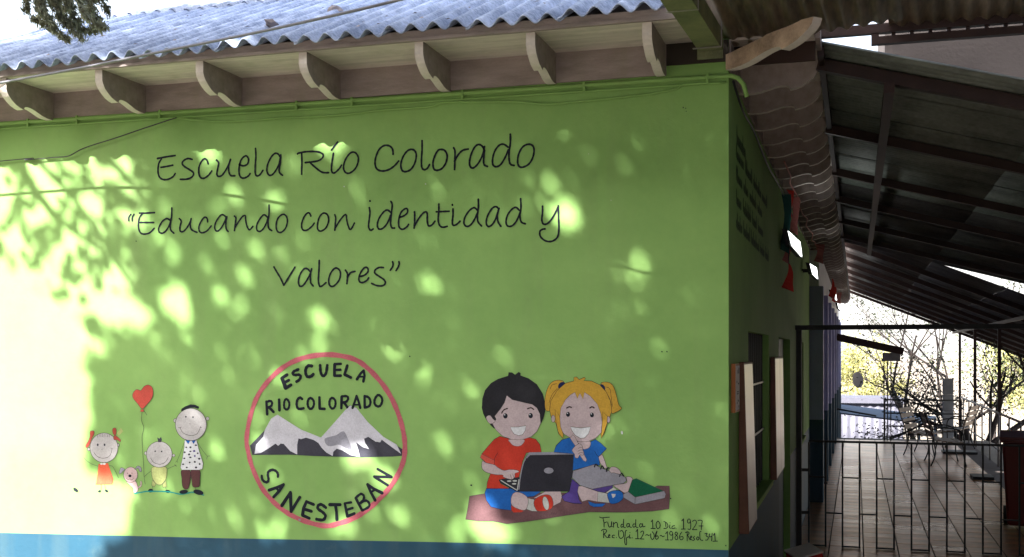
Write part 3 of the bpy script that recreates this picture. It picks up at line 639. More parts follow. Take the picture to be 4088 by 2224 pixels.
# stick family
G1 = (320, 1500, 2.6933); G2 = (520, 1580, 3.183)
gi = Mural('painted_girl', 'painted smiling girl with red ribbons and orange dress').t(*G1)
for p in [[(192,972),(130,950),(80,920),(40,880)],[(315,965),(350,975),(375,1015),(395,1055),(415,1100)],[(228,1170),(225,1230)],[(265,1170),(275,1228)]]: gi.stroke(p, 4, 'line')
gi.ell(408,745,15,17,'skin2',0,'line'); gi.ell(95,790,15,17,'skin2',0,'line')
gi.poly([(400,620),(440,560),(465,600),(420,640)], 'khaki', False)
gi.ell(258,775,150,160,'skin2',0,'line')
gi.poly([(110,600),(150,595),(150,630),(125,680),(100,750),(70,775),(60,750),(90,700),(108,650)], 'ribbon', True, 'line', 1.5)
gi.poly([(352,570),(385,565),(390,620),(375,640),(355,620)], 'ribbon', True, 'line', 1.5); gi.poly([(375,640),(400,655),(437,690),(430,710),(400,690),(370,690),(360,665)], 'ribbon', True, 'line', 1.5)
for x in range(190, 330, 18): gi.stroke([(x, 625+abs(x-255)*.12), (x-2, 655+abs(x-255)*.12)], 4, 'brow')
gi.ell(191,743,10,14,'rock'); gi.ell(265,743,10,14,'rock'); gi.ell(237,793,4,3,'rock')
gi.stroke([(150,825),(190,870),(250,887),(310,870),(335,830),(345,785)], 5, 'line'); gi.stroke([(335,780),(355,788)], 4, 'line')
gi.poly([(200,950),(300,940),(330,1030),(357,1110),(345,1165),(170,1170),(190,1060)], 'orange', False, 'ribbon', 1.2)
gi.ell(232,948,14,10,'white'); gi.ell(262,948,14,10,'white')
gi.ell(210,1242,16,12,'ink',-20); gi.ell(285,1238,19,13,'ink',30)
gi.done()
gs = Mural('painted_shoe', 'small painted shoe left alone in the sunlit left part').t(0, 1400, 1.7); gs.ell(515,945,20,11,'ink',40); gs.done()
dg = Mural('painted_dog', 'painted pale pink puppy with grey ears').t(*G1)
dg.stroke([(622,1205),(655,1180),(656,1140)], 20, 'line'); dg.stroke([(622,1205),(655,1180),(656,1140)], 14, 'dog')
dg.poly([(500,1130),(590,1130),(620,1180),(625,1230),(600,1258),(575,1255),(570,1210),(540,1180)], 'dog', True, 'line', 1.6)
dg.ell(545,1065,75,83,'dog',0,'line',1.8)
dg.poly([(483,1005),(440,990),(420,1050),(440,1050),(465,1025)], 'grey', True, 'line', 1.5); dg.poly([(590,1010),(620,970),(655,985),(662,1030),(640,1025),(625,995)], 'grey', True, 'line', 1.5)
dg.ell(538,1077,17,15,'ink'); dg.ell(512,1048,4,5,'ink'); dg.ell(560,1048,4,5,'ink')
dg.stroke([(500,1100),(520,1118),(538,1108),(555,1120),(580,1100)], 4, 'line'); dg.done()
bl = Mural('painted_balloon', 'painted red heart balloon on a wavy string').t(*G1)
bl.stroke([(668,390),(663,480),(687,560),(668,650),(672,780),(685,950),(690,1080),(702,1165)], 5, 'line'); bl.stroke([(685,370),(700,390),(720,422)], 5, 'line')
bl.poly([(655,158),(690,115),(735,100),(775,125),(787,185),(770,250),(720,310),(668,355),(620,300),(575,245),(567,200),(590,160),(620,148)], 'red2', True, 'line', 1.8)
bl.poly([(655,362),(680,362),(690,385),(650,388)], 'red2', False, 'line', 1.5); bl.done()
by = Mural('painted_baby', 'painted bald baby in a khaki romper').t(*G2)
for p in [[(275,950),(230,985),(185,1025)],[(465,935),(530,905),(590,880)],[(568,870),(575,885),(592,898)],[(285,1140),(282,1190)],[(450,1150),(460,1195)]]: by.stroke(p, 5, 'line')
by.poly([(285,1070),(330,1120),(310,1155),(275,1140)], 'khaki', False, 'line', 1.5); by.poly([(455,1080),(467,1155),(420,1165),(412,1125)], 'khaki', False, 'line', 1.5)
by.poly([(290,905),(455,905),(467,990),(455,1060),(410,1120),(375,1135),(330,1115),(290,1060),(275,990)], 'khaki', True, 'line', 1.6)
by.ell(197,730,14,22,'skin2',0,'line',1.6); by.ell(555,758,18,18,'skin2',0,'line',1.6); by.ell(372,745,163,165,'skin2',0,'line',2)
by.poly([(345,530),(375,545),(395,520),(405,560),(395,590),(360,590)], 'rock', False); by.ell(320,705,9,10,'ink'); by.ell(403,708,9,10,'ink')
by.stroke([(262,790),(300,845),(370,870),(440,850),(487,785)], 6, 'line')
by.ell(262,1205,33,23,'ink',-8); by.ell(480,1215,33,20,'ink',6); by.done()
mn = Mural('painted_man', 'painted tall man in a spotted white shirt and brown trousers').t(*G2)
mn.stroke([(60,1240),(150,1225),(220,1215),(400,1215),(520,1225),(640,1250),(740,1235),(800,1225),(935,1262)], 15, 'aqua')
for p in [[(690,590),(640,730),(600,820),(580,845)],[(850,580),(920,690),(985,770)],[(975,805),(985,770),(1015,765)],[(600,820),(605,850)],[(832,1160),(833,1190)]]: mn.stroke(p, 5, 'line')
mn.ell(575,315,21,25,'skin2',0,'line',1.5); mn.ell(985,290,21,23,'skin2',0,'line',1.5)
mn.poly([(655,948),(760,948),(767,1060),(740,1175),(690,1180),(665,1140),(658,1050)], 'brown', True, 'ink', 1.5); mn.poly([(778,948),(885,948),(888,1060),(885,1140),(860,1160),(800,1155),(785,1080)], 'brown', True, 'ink', 1.5)
mn.poly([(695,565),(845,565),(880,700),(930,860),(920,930),(880,943),(660,943),(640,910),(670,780),(690,650)], 'white', False, 'line', 1.6)
mn.poly([(708,568),(765,568),(740,615)], 'blue', False, 'navy', 1); mn.poly([(782,568),(835,568),(808,612)], 'blue', False, 'navy', 1)
for i, (x, y) in enumerate([(716,655),(769,655),(838,628),(696,718),(768,707),(816,702),(860,730),(752,745),(767,783),(824,765),(691,795),(880,800),(759,847),(824,840),(675,870),(886,867),(722,911),(840,911)]): mn.ell(x,y,12+(i%3)*2,10+(i%2)*3,'purple' if i in (5,9) else 'rock')
mn.ell(775,365,198,205,'skin2',0,'line',2.2)
mn.poly([(650,195),(655,165),(700,135),(770,110),(830,115),(880,140),(870,168),(820,150),(760,155),(710,172),(680,190)], 'ink', False)
mn.ell(711,267,10,11,'ink'); mn.ell(801,272,10,11,'ink'); mn.stroke([(750,360),(762,356),(774,361)], 4, 'line')
mn.stroke([(635,400),(670,465),(740,500),(800,505),(860,475),(900,390)], 6, 'line'); mn.stroke([(617,402),(635,408),(655,396)], 5, 'line'); mn.stroke([(890,402),(915,403)], 5, 'line')
mn.ell(682,1220,55,26,'ink',-6); mn.ell(870,1225,66,32,'ink',14); mn.done()
Mural.base = 0
# reading children
K1 = (1800, 1440, 2.1224); K2 = (2150, 1440, 2.1233); T5 = (1800, 1900, 2.24)
ma = Mural('painted_ground_mat', 'brown painted mat under the two children').t(*T5)
ma.poly([(168,180),(320,155),(1100,150),(1800,110),(1850,88),(1955,90),(1958,180),(1950,295),(1800,315),(1550,325),(1240,322),(1050,350),(830,385),(700,405),(500,428),(380,405),(250,405),(132,388),(150,300)], 'mat', False, 'line', 1.5)
ma.stroke([(895,345),(905,325),(915,345),(925,330),(935,345),(945,328)], 3.5, 'ink', False, False); ma.done()
bo = Mural('painted_boy', 'painted black haired boy in a red shirt and blue shorts').t(*K1)
bo.poly([(303,1080),(500,1080),(570,1105),(770,1105),(700,1150),(640,1155),(510,1170),(512,1268),(420,1258),(340,1238),(300,1180),(288,1120)], 'blue', False, 'ink', 2)
bo.poly([(700,1165),(770,1125),(800,1108),(930,1106),(943,1150),(930,1200),(870,1230),(840,1200),(780,1160)], 'skin', False, 'line', 1.8)
bo.poly([(655,1165),(705,1175),(715,1190),(705,1230),(740,1275),(690,1275),(635,1255),(655,1210)], 'lgrey', False, 'line', 1.8)
bo.poly([(515,1225),(570,1258),(620,1270),(600,1285),(530,1287),(512,1262)], 'red', False, 'line', 1.5)
bo.poly([(515,1150),(545,1115),(600,1122),(650,1160),(655,1210),(630,1265),(570,1255),(515,1220)], 'skin', True, 'line', 1.8)
bo.poly([(705,1190),(740,1155),(800,1135),(845,1145),(865,1190),(862,1240),(820,1270),(740,1275),(712,1240)], 'red', True, 'line', 1.8); bo.ell(805,1208,25,58,'lgrey',-12,'line',1.5)
bo.poly([(415,640),(520,668),(660,650),(720,665),(755,710),(768,775),(640,780),(610,850),(575,1000),(450,1000),(420,1040),(500,1083),(303,1083),(310,1030),(335,960),(370,880),(262,835),(262,790),(320,720),(370,665)], 'red', False, 'ink', 1.8)
bo.poly([(250,820),(262,790),(370,845),(368,882),(300,865)], 'red2', False, 'line', 1.8)
bo.stroke([(400,780),(375,820),(370,882),(400,910),(440,930)], 4, 'ink')
bo.poly([(495,668),(620,668),(605,710),(570,725),(530,718),(505,695)], 'skin', True, 'line', 1.5)
bo.poly([(370,577),(335,545),(325,520),(300,500),(275,450),(263,400),(268,320),(290,250),(340,190),(400,155),(485,128),(490,98),(520,100),(545,118),(575,95),(592,105),(590,125),(660,150),(730,200),(780,280),(802,370),(800,430),(785,490),(765,532),(740,500),(600,420),(420,460)], 'hair', False)
bo.poly([(475,295),(520,330),(600,350),(690,370),(730,400),(755,450),(762,530),(730,600),(680,645),(600,670),(520,668),(440,640),(385,590),(352,532),(375,512),(385,495),(372,470),(420,410),(455,355)], 'skin', False, 'line', 1.4)
bo.poly([(300,490),(310,468),(335,465),(355,490),(376,512),(355,530),(325,530)], 'skin', True, 'line', 1.4)
bo.stroke([(432,443),(450,417),(480,405)], 11, 'brow'); bo.stroke([(650,407),(680,399),(703,413)], 11, 'brow')
bo.ell(463,468,19,22,'ink'); bo.ell(677,466,19,22,'ink'); bo.ell(457,458,5,5,'white'); bo.ell(671,457,5,5,'white')
bo.poly([(507,562),(570,562),(637,550),(632,590),(610,625),(575,635),(535,620),(515,590)], 'white', False, 'line', 1.6)
bo.done()
lp = Mural('painted_laptop', 'painted open charcoal laptop on the boy\'s knees').t(*K1)
lp.poly([(408,1010),(440,1003),(580,988),(592,1000),(577,1110),(550,1103),(420,1035)], 'laptop', False, 'ink', 2)
lp.stroke([(425,1014),(560,1097)], 8, 'lgrey'); lp.stroke([(563,1097),(578,1008)], 8, 'lgrey')
for x, y in ((495,1020),(543,1018),(537,1043)): lp.ell(x,y,19,7,'lgrey')
lp.poly([(578,1107),(610,880),(640,810),(660,783),(1055,776),(1053,830),(1003,1107)], 'laptop', False, 'ink', 2)
lp.poly([(638,815),(662,777),(1040,770),(1055,793),(672,800),(645,828)], 'grey', False); lp.stroke([(640,820),(612,880),(590,985),(577,1090)], 8, 'grey')
lp.ell(830,931,42,27,'grey',0,'ink',1.5); lp.done()
ar = Mural('painted_arm', 'painted arm and hand of the boy over the keyboard').t(*K1)
ar.poly([(268,850),(300,865),(368,882),(400,905),(450,930),(500,922),(560,928),(578,942),(545,955),(542,985),(520,1005),(490,1002),(445,985),(440,968),(380,965),(300,945),(265,910)], 'skin', True, 'line', 1.8)
ar.stroke([(505,965),(515,1000)], 3.5, 'line'); ar.stroke([(525,958),(535,990)], 3.5, 'line'); ar.done()
gg = Mural('painted_schoolgirl', 'painted blonde girl with pigtails in a blue shirt').t(*K2)
gg.poly([(285,1000),(350,1058),(335,1120),(345,1180),(370,1212),(300,1210),(220,1190),(195,1150),(262,1105)], 'purple', False, 'ink', 2); gg.poly([(450,1090),(635,1050),(625,1080),(560,1118),(510,1110)], 'purple', False, 'ink', 1.5)
gg.poly([(420,1190),(480,1210),(570,1210),(540,1238),(470,1240),(435,1225)], 'blue', False, 'ink', 1.5)
gg.poly([(570,1118),(635,1072),(665,1095),(600,1125)], 'lgrey', False, 'line', 1.5)
gg.poly([(640,1055),(745,1035),(745,985),(790,990),(802,1030),(785,1090),(740,1122),(680,1090)], 'skin', True, 'line', 1.8)
gg.poly([(505,1110),(585,1125),(607,1206),(500,1195)], 'lgrey', False, 'line', 1.8)
gg.poly([(340,1065),(370,1062),(505,1110),(500,1195),(420,1180),(370,1195),(345,1150),(332,1110)], 'skin', False, 'line', 1.8)
gg.poly([(585,1130),(620,1105),(680,1100),(715,1125),(715,1170),(670,1205),(615,1212),(595,1180)], 'blue', True, 'ink', 1.8); gg.poly([(618,1128),(655,1130),(650,1150),(630,1165)], 'lgrey', False)
gg.poly([(508,815),(540,793),(560,840),(582,910),(550,912),(520,860)], 'skin', False, 'line', 1.8)
gg.poly([(270,650),(350,690),(430,690),(485,668),(530,700),(577,745),(510,815),(520,885),(470,882),(290,930),(300,790),(130,775),(150,720),(200,670)], 'blue', False, 'ink', 2)
gg.stroke([(478,770),(495,800),(508,812)], 4, 'ink')
gg.poly([(335,685),(435,683),(435,730),(400,750),(375,745),(350,710)], 'skin', True, 'line', 1.5)
gg.poly([(60,415),(55,330),(75,240),(110,185),(165,165),(215,180),(175,240),(140,300),(100,418)], 'yellow', True, 'ink', 1.6); gg.poly([(530,190),(590,183),(630,210),(655,270),(680,370),(705,405),(660,435),(620,443),(615,350),(560,240)], 'yellow', True, 'ink', 1.6)
gg.stroke([(100,240),(118,205),(155,195)], 3.5, 'ink'); gg.stroke([(90,358),(115,290),(160,235)], 3.5, 'ink'); gg.stroke([(570,222),(605,240),(618,320),(630,390)], 3.5, 'ink')
gg.ell(200,213,36,30,'navy',-40); gg.ell(540,226,30,22,'navy',45)
gg.poly([(207,660),(170,620),(148,530),(110,490),(95,420),(105,340),(160,250),(230,190),(300,172),(300,140),(325,138),(345,160),(390,140),(400,150),(385,170),(450,172),(520,205),(575,265),(610,340),(622,420),(605,480),(585,520),(560,610),(532,660),(526,600),(360,400),(212,590)], 'yellow', False, 'ink', 1.8)
gg.ell(125,492,16,30,'skin',0,'line',1.5); gg.ell(594,500,14,28,'skin',0,'line',1.5)
gg.poly([(310,268),(330,320),(352,275),(378,325),(390,268),(440,300),(500,370),(530,450),(540,520),(532,610),(480,660),(420,685),(350,688),(280,660),(215,620),(185,570),(180,500),(190,400),(230,330),(270,290)], 'skin', False, 'line', 1.4)
gg.poly([(140,410),(150,520),(165,600),(207,660),(210,620),(188,560),(180,470)], 'yellow', False, 'ink', 1.4); gg.poly([(545,430),(585,470),(582,530),(560,600),(532,660),(536,590),(542,500)], 'yellow', False, 'ink', 1.4)
gg.stroke([(240,401),(262,391),(279,396)], 12, 'brow'); gg.stroke([(436,400),(455,391),(472,400)], 12, 'brow')
gg.ell(251,455,17,21,'ink'); gg.ell(454,460,17,20,'ink'); gg.ell(246,446,5,5,'white'); gg.ell(449,451,5,5,'white')
gg.poly([(272,560),(360,570),(443,560),(425,620),(390,655),(355,658),(310,630),(285,595)], 'white', False, 'line', 1.8)
gg.poly([(268,655),(290,628),(310,645),(340,705),(315,725),(290,690)], 'skin', False, 'line', 1.6); gg.poly([(350,800),(385,790),(410,840),(400,855),(380,845)], 'skin', False, 'line', 1.6)
gg.poly([(285,760),(310,725),(345,705),(370,720),(375,750),(385,780),(380,800),(350,800),(335,825),(312,820),(305,790)], 'skin', True, 'line', 1.6)
for p in [[(372,735),(350,735),(340,745)],[(378,758),(352,757),(335,768)],[(382,782),(355,780),(340,788)]]: gg.stroke(p, 3.5, 'line')
gg.done()
nb = Mural('painted_notebook', 'painted grey ring notebook on the girl\'s lap').t(*K2)
nb.poly([(295,935),(470,880),(560,920),(690,965),(738,988),(746,1018),(720,1040),(600,1060),(455,1088),(350,1055),(285,990)], 'grey', False, 'line', 2)
for p in [[(475,900),(485,878),(505,888)],[(528,918),(540,890),(556,915)],[(578,938),(582,912),(598,908)],[(688,980),(702,952),(722,976)]]: nb.stroke(p, 11, 'ink')
nb.poly([(600,925),(620,900),(660,905),(690,930),(695,962),(640,950),(615,950)], 'skin', True, 'line', 1.6); nb.done()
bk_ = Mural('painted_book', 'painted dark green book lying on the mat').t(*K2)
bk_.poly([(720,1130),(762,1110),(820,1155),(1065,1103),(1080,1130),(1070,1165),(820,1217),(720,1160)], 'grey', False, 'line', 1.8); bk_.poly([(795,1010),(830,998),(1062,1105),(820,1157),(760,1110)], 'bookg', False, 'line', 1.6); bk_.stroke([(820,1158),(818,1215)], 4, 'line'); bk_.done()
wc = Mural('wall_chips', 'small chips and stains in the lime paint')
for u, v, r, m in [(2643,1404,3,'ink'),(2663,1404,3,'ink'),(2483,1725,5,'pale'),(2484,1730,4,'white'),(1882,1937,4,'ink'),(2678,1990,3,'ink'),(2728,430,3,'ink'),(2738,433,2.5,'ink'),(1637,1423,3,'ink'),(2740,445,2,'ink'),(545,963,2.5,'ink'),(2898,2178,3,'ink'),(1197,2075,5,'grey'),(2350,615,2,'pale'),(1700,735,3,'pale'),(1375,745,3,'pale'),(2440,800,2,'pale')]: wc.ell(u,v,r,r*.8,m,random.uniform(0,90))
wc.done()

# handwriting on the side wall (illegible at this distance, four lines of short words)
b = MB()
def scrib(y0, y1, z, h):
    y = y0; n = 0
    while y < y1:
        wl = random.uniform(.25, .55); p = []; t = 0
        while t < wl:
            hh = h*(1.6 if random.random() < .22 else .8)
            p += [(y+t, z), (y+t+.012, z+hh), (y+t+.028, z+hh*.3), (y+t+.036, z)]; t += .045
        q_ = smooth_pts(p, 3); r = .006
        for i in range(len(q_)-1):
            a, c = np.array(q_[i]), np.array(q_[i+1]); d = c-a; L = np.linalg.norm(d)
            if L < 1e-6: continue
            nn = np.array([-d[1], d[0]])/L*r; xx = XC+.0022+.00002*(n % 40); n += 1
            b.add([(xx, *(a+nn)), (xx, *(c+nn)), (xx, *(c-nn)), (xx, *(a-nn))], [(3, 2, 1, 0)])
        y += wl+.09
scrib(5.86, 5.98, EYE+1.08, .06)
for k, (ye, zz) in enumerate(((7.9, 1.0), (7.3, .885), (7.6, .765), (8.0, .645))): scrib(5.84, ye, EYE+zz, .05)
o = b.build('painted_lettering', M['black'], sw); tag(o, 'rows of small dark handwriting on the shaded side wall')
# ------------------------------------------------------------------ corridor roof
XE = -.17
cr = empty('corridor_roof', (XE, 6, 0), 'dark lean-to roof of corrugated sheets over the tiled corridor', 'roof')
def inv2(o, root): o.matrix_parent_inverse = Matrix.Translation(Vector(root.location)).inverted(); return o
ZA = EYE+1.525; TA = .272; TB = .41; YB = 15.8
def roofA(x): return ZA-TA*(x-XE)
def roofB(x): return ZA-TA*(.95-XE)-TB*(x-.95)
aA = math.atan(TA); aB = math.atan(TB)
n = 13
for k in range(n):
    y0 = 5.74+k*.785
    for (x0, x1) in ((XE-.12, .96), (.955, 1.88), (1.875, 3.0)):
        bb = corr((x0, y0, roofA(x0)+.012*(k % 2)+.004), (math.cos(aA), 0, -math.sin(aA)), (0, 1, 0), (x1-x0)/math.cos(aA)-.004, .80, .076, .013, .003, seg=6)
        o = bb.build('roof_sheet', M['sheetgreen'] if k < 6 else M['sheet'], cr, True); inv2(o, cr)
n = 19
for k in range(n):
    y0 = YB+.1+k*.785
    for (x0, x1) in ((XE-.12, .96), (.955, 1.88), (1.875, 4.3)):
        bb = corr((x0, y0, roofB(x0)+.012*(k % 2)+.004), (math.cos(aB), 0, -math.sin(aB)), (0, 1, 0), (x1-x0)/math.cos(aB)-.007, .80, .076, .009, .003, seg=6)
        o = bb.build('roof_sheet', M['sheet'], cr, True); inv2(o, cr)
def rb(p, q, wd, ht, m, name, root=cr):
    b = MB(); b.bar(p, q, wd, ht); o = b.build(name, m, root); inv2(o, root); return o
for y in (5.98, 7.7, 9.5, 11.2, 13.0, 14.7):
    hh = .06
    rb((XE-.02, y, roofA(XE-.02)-.05), (3.0, y, roofA(3.0)-.05), .05, hh, M['redsteel'], 'rafter')
for y in (17.3, 19.2, 21.1, 23.0, 24.9, 26.8, 28.7, 30.7):
    rb((XE-.02, y, roofB(XE)-.05), (4.3, y, roofB(4.3)-.05), .05, .07, M['redsteel'], 'rafter')
for x in (.155, 2.9):
    rb((x, 5.9, roofA(x)-.115), (x, 15.6, roofA(x)-.115), .05, .05, M['redsteel'], 'purlin')
rb((2.36, 15.7, roofB(2.36)-.11), (2.36, 30.8, roofB(2.36)-.11), .05, .05, M['redsteel'], 'purlin')
rb((XE-.0, 5.75, ZA-.035), (XE-.0, 30.7, ZA-.035), .03, .05, M['redsteel'], 'wall_plate')
for y in (17.3, 21.1, 25.3, 28.9):
    rb((2.36, y, roofB(2.36)-.135), (2.36, y, 0.0 if y < 26.7 else -2.2), .055, .055, M['redsteel'], 'post', cr)
for y in (5.98, 9.5, 13.0):
    rb((2.9, y, roofA(2.9)-.14), (2.9, y, 0.0), .055, .055, M['redsteel'], 'post', cr)

# ------------------------------------------------------------------ front canopy above the corridor mouth
fc = empty('front_canopy', (XE, 5.6, EYE+1.6), 'rusty corrugated canopy reaching forward over the corridor entrance', 'canopy')
dv = Vector((-.092, -1, .142)).normalized()
dwv = Vector((1, 0, 0))
xx = XC-.03; 
for k in range(7):
    wd = .80 if k else .84
    y0 = 5.71 if k else 5.61
    z0 = EYE+1.560 + (.016 if k % 2 else 0)
    if k == 0: z0 = EYE+1.515
    o = corr((xx, y0, z0), dv, dwv if k else Vector((1, -.20, .02)), 5.2, wd, .076, .010, .003, seg=8).build('roof_sheet', M['zinc'], fc, True); inv2(o, fc)
    xx += .77
b = MB(); b.box((XC-.03, 5.64, EYE+1.42), (XE-.02, 5.66, EYE+1.56)); o = b.build('end_board', mat('dark_board', (.035, .018, .013), .8), fc); inv2(o, fc)
YBm = 5.72
rb((XE-.02, YBm, EYE+1.566), (4.6, YBm, EYE+1.566), .04, .044, M['redsteel'], 'beam', fc)
rb((.10, YBm, EYE+1.508), (4.6, YBm, EYE+1.508), .04, .036, M['redsteel'], 'beam', fc)
rb((.085, YBm, EYE+1.49), (.085, YBm, EYE+1.547), .035, .035, M['redsteel'], 'stub_post', fc)
for k in range(30):
    x = .17+.083*k; rb((x, YBm+.01, EYE+1.527), (x, YBm+.01, EYE+1.547), .02, .018, M['redsteel'], 'spacer', fc)
for y in (4.2, 2.6):
    rb((XC, y, EYE+1.6+(5.66-y)*.142-.045), (4.6, y, EYE+1.6+(5.66-y)*.142-.045), .05, .05, M['redsteel'], 'beam', fc)
for y in (1.2,):
    for x in (4.5,): rb((x, y, 0), (x, y, EYE+2.1), .07, .07, M['redsteel'], 'post', fc)
rb((4.5, 5.72, 0), (4.5, 5.72, EYE+1.5), .07, .07, M['redsteel'], 'post', fc)
# gutter under the left edge of the canopy
gt = empty('gutter', (-.66, 5.3, EYE+1.43), 'green painted box gutter running from the wall corner under the canopy edge', 'gutter')
for y0, y1, ex in ((5.38, 4.72, 0), (4.72, 3.6, .006), (3.6, 1.5, 0)):
    b = MB(); xl, xr_ = -.715-ex, -.605+ex; z0 = EYE+1.435-ex; z1 = EYE+1.53; t_ = .004
    sh = (5.4-y0)*-.045; sh1 = (5.4-y1)*-.045
    for (a0, a1, c0, c1) in ((xl, xr_, z0, z0+t_), (xl, xl+t_, z0+t_+.0005, z1), (xr_-t_, xr_, z0+t_+.0005, z1)):
        b.add([(a0+sh, y0, c0), (a1+sh, y0, c0), (a1+sh1, y1, c0), (a0+sh1, y1, c0), (a0+sh, y0, c1), (a1+sh, y0, c1), (a1+sh1, y1, c1), (a0+sh1, y1, c1)],
              [(0,1,2,3),(4,7,6,5),(0,4,5,1),(1,5,6,2),(2,6,7,3),(3,7,4,0)])
    o = b.build('channel', M['gutter'], gt); inv2(o, gt)
b = MB(); b.box((-.725, 5.385, EYE+1.40), (-.605, 5.40, EYE+1.53)); o = b.build('end_cap', M['gutter'], gt); inv2(o, gt)
for y in (5.30, 4.70, 3.58):
    b = MB(); sh = (5.4-y)*-.045; b.bar((-.73+sh, y, EYE+1.429), (-.595+sh, y, EYE+1.429), .012, .004); b.bar((-.597+sh, y, EYE+1.43), (-.597+sh, y, EYE+1.55), .012, .004); o = b.build('strap', M['rail'], gt); inv2(o, gt)

# neighbouring stucco building
nb_ = empty('neighbouring_building', (1.5, 7.4, 0), 'plain grey stucco building rising behind the corridor roof', 'building')
b = MB(); b.box((.17, 7.4, EYE+1.60), (6.5, 10, EYE+4.3)); o = b.build('upper_wall', M['stucco'], nb_); inv2(o, nb_)
b = MB(); b.box((3.15, 1.5, -2.4), (6.5, 15.3, EYE+1.595)); o = b.build('light_blocking_wall', M['stucco'], nb_); inv2(o, nb_)  # unseen wall, carried forward to keep light out of the corridor
b = MB(); b.bar((.15, 7.36, EYE+1.62), (6.5, 7.36, EYE+.55), .05, .06); o = b.build('flashing', M['darksteel'], nb_); inv2(o, nb_)

ob = empty('sky_blocking_building', (0, -13, 0), 'long plain unseen building added behind the viewer to block low sky light', 'building')  # added out of view to cut low sky light on the front wall
b = MB(); b.box((-30, -16, -.1), (22, -12, 4.6)); o = b.build('wall', M['stucco'], ob); inv2(o, ob)
b = MB(); b.prism([(-16.6, 4.6), (-11.4, 4.6), (-14, 5.6)], lambda a_, c_, t: (t, a_, c_), -30.4, 22.4); o = b.build('roof', M['fibro'], ob); inv2(o, ob)
for k in range(8):
    b = MB(); b.box((-24+6*k, -12.0, 1.0), (-22.4+6*k, -11.94, 2.2)); o = b.build('window', M['pane'], ob); inv2(o, ob)
# ------------------------------------------------------------------ gate
YG = 11.7
gate = empty('metal_gate', (.7, YG, 0), 'black welded bar gate with brickwork pattern across the corridor', 'gate')
def gb(p, q, w_, h_, name, m=M['darksteel']):
    b = MB(); b.bar(p, q, w_, h_); o = b.build(name, m, gate); inv2(o, gate); return o
zt = EYE+.262
gb((XC, YG, zt), (3.1, YG, zt), .05, .048, 'top_bar')
gb((XC+.035, YG, 0.01), (XC+.035, YG, zt-.025), .055, .055, 'frame_post')
gb((3.08, YG, 0.01), (3.08, YG, zt-.025), .055, .055, 'frame_post')
ZTOP = 1.07; x0 = -.46; dx = .1625; nbar = 21
gb((x0, YG+.03, ZTOP), (x0+dx*(nbar-1), YG+.03, ZTOP), .022, .022, 'top_rail')
for i in range(nbar): gb((x0+dx*i, YG+.03, .014), (x0+dx*i, YG+.03, ZTOP-.011), .017, .017, 'bar')
# staggered rungs
for r_, z in enumerate((ZTOP-.358, ZTOP-.716, ZTOP-1.045)):
    for i in range(nbar-1):
        if (i+r_) % 2 == 0: gb((x0+dx*i+.009, YG+.03, z), (x0+dx*(i+1)-.009, YG+.03, z), .014, .014, 'rung')
for z in (.35, .78):
    gb((XC+.06, YG+.02, z), (x0-.009, YG+.03, z), .03, .03, 'hinge')

# ------------------------------------------------------------------ notice cases on the side wall
def case(y0, y1, z0, z1, t0_, t1_, label, fm, ff, two=False):
    root = empty('notice_case', (XC, (y0+y1)/2, z0), label, 'notice case')
    b = MB(); a = XC+.002
    b.add([(a,y0,z0),(a+t1_,y0,z0),(a+t1_,y1,z0),(a,y1,z0),(a,y0,z1),(a+t0_,y0,z1),(a+t0_,y1,z1),(a,y1,z1)], [(0,3,2,1),(4,5,6,7),(0,1,5,4),(1,2,6,5),(2,3,7,6),(3,0,4,7)])
    o = b.build('case_body', fm, root); inv2(o, root); bevel(o, .003)
    def pane(ya, yb):
        e = .012; p = MB()
        p.add([(a+t1_+.001,ya,z0+e),(a+t1_+.001,yb,z0+e),(a+t0_+.001,yb,z1-e),(a+t0_+.001,ya,z1-e)], [(0,1,2,3)])
        o = p.build('front_panel', ff, root); inv2(o, root)
    if two: ym = y0+(y1-y0)*.56; pane(y0+.012, ym-.006); pane(ym+.006, y1-.012)
    else: pane(y0+.012, y1-.012)
    return root
case(5.97, 6.48, 1.01, 1.905, .026, .052, 'tall brown case with a shiny front nearest the wall corner', M['casewood'], M['glass'])
case(8.22, 9.12, 1.05, 1.925, .032, .045, 'wide brown case with two shiny panels between window and door', M['casewood'], M['glass'], True)
root = empty('framed_notice', (XC, 5.7, 1.66), 'small orange wooden frame with a white printed sheet near the corner', 'notice')
b = MB(); b.box((XC+.002, 5.60, EYE-.29), (XC+.022, 5.80, EYE-.05)); o = b.build('frame', M['orangewood'], root); inv2(o, root)
b = MB(); b.box((XC+.0225, 5.612, EYE-.28), (XC+.0235, 5.792, EYE-.06)); o = b.build('sheet', M['paper'], root); inv2(o, root)
b = MB()
for y_, z_, w_, h_ in ((5.75,-.085,.02,.03),(5.70,-.09,.014,.018),(5.74,-.15,.03,.008),(5.66,-.14,.018,.012),(5.70,-.19,.08,.004),(5.70,-.20,.08,.004),(5.72,-.235,.03,.01),(5.75,-.265,.014,.01),(5.67,-.245,.02,.008)):
    b.box((XC+.0236, y_-w_/2, EYE+z_-h_/2), (XC+.0241, y_+w_/2, EYE+z_+h_/2))
o = b.build('print', M['black'], root); inv2(o, root)

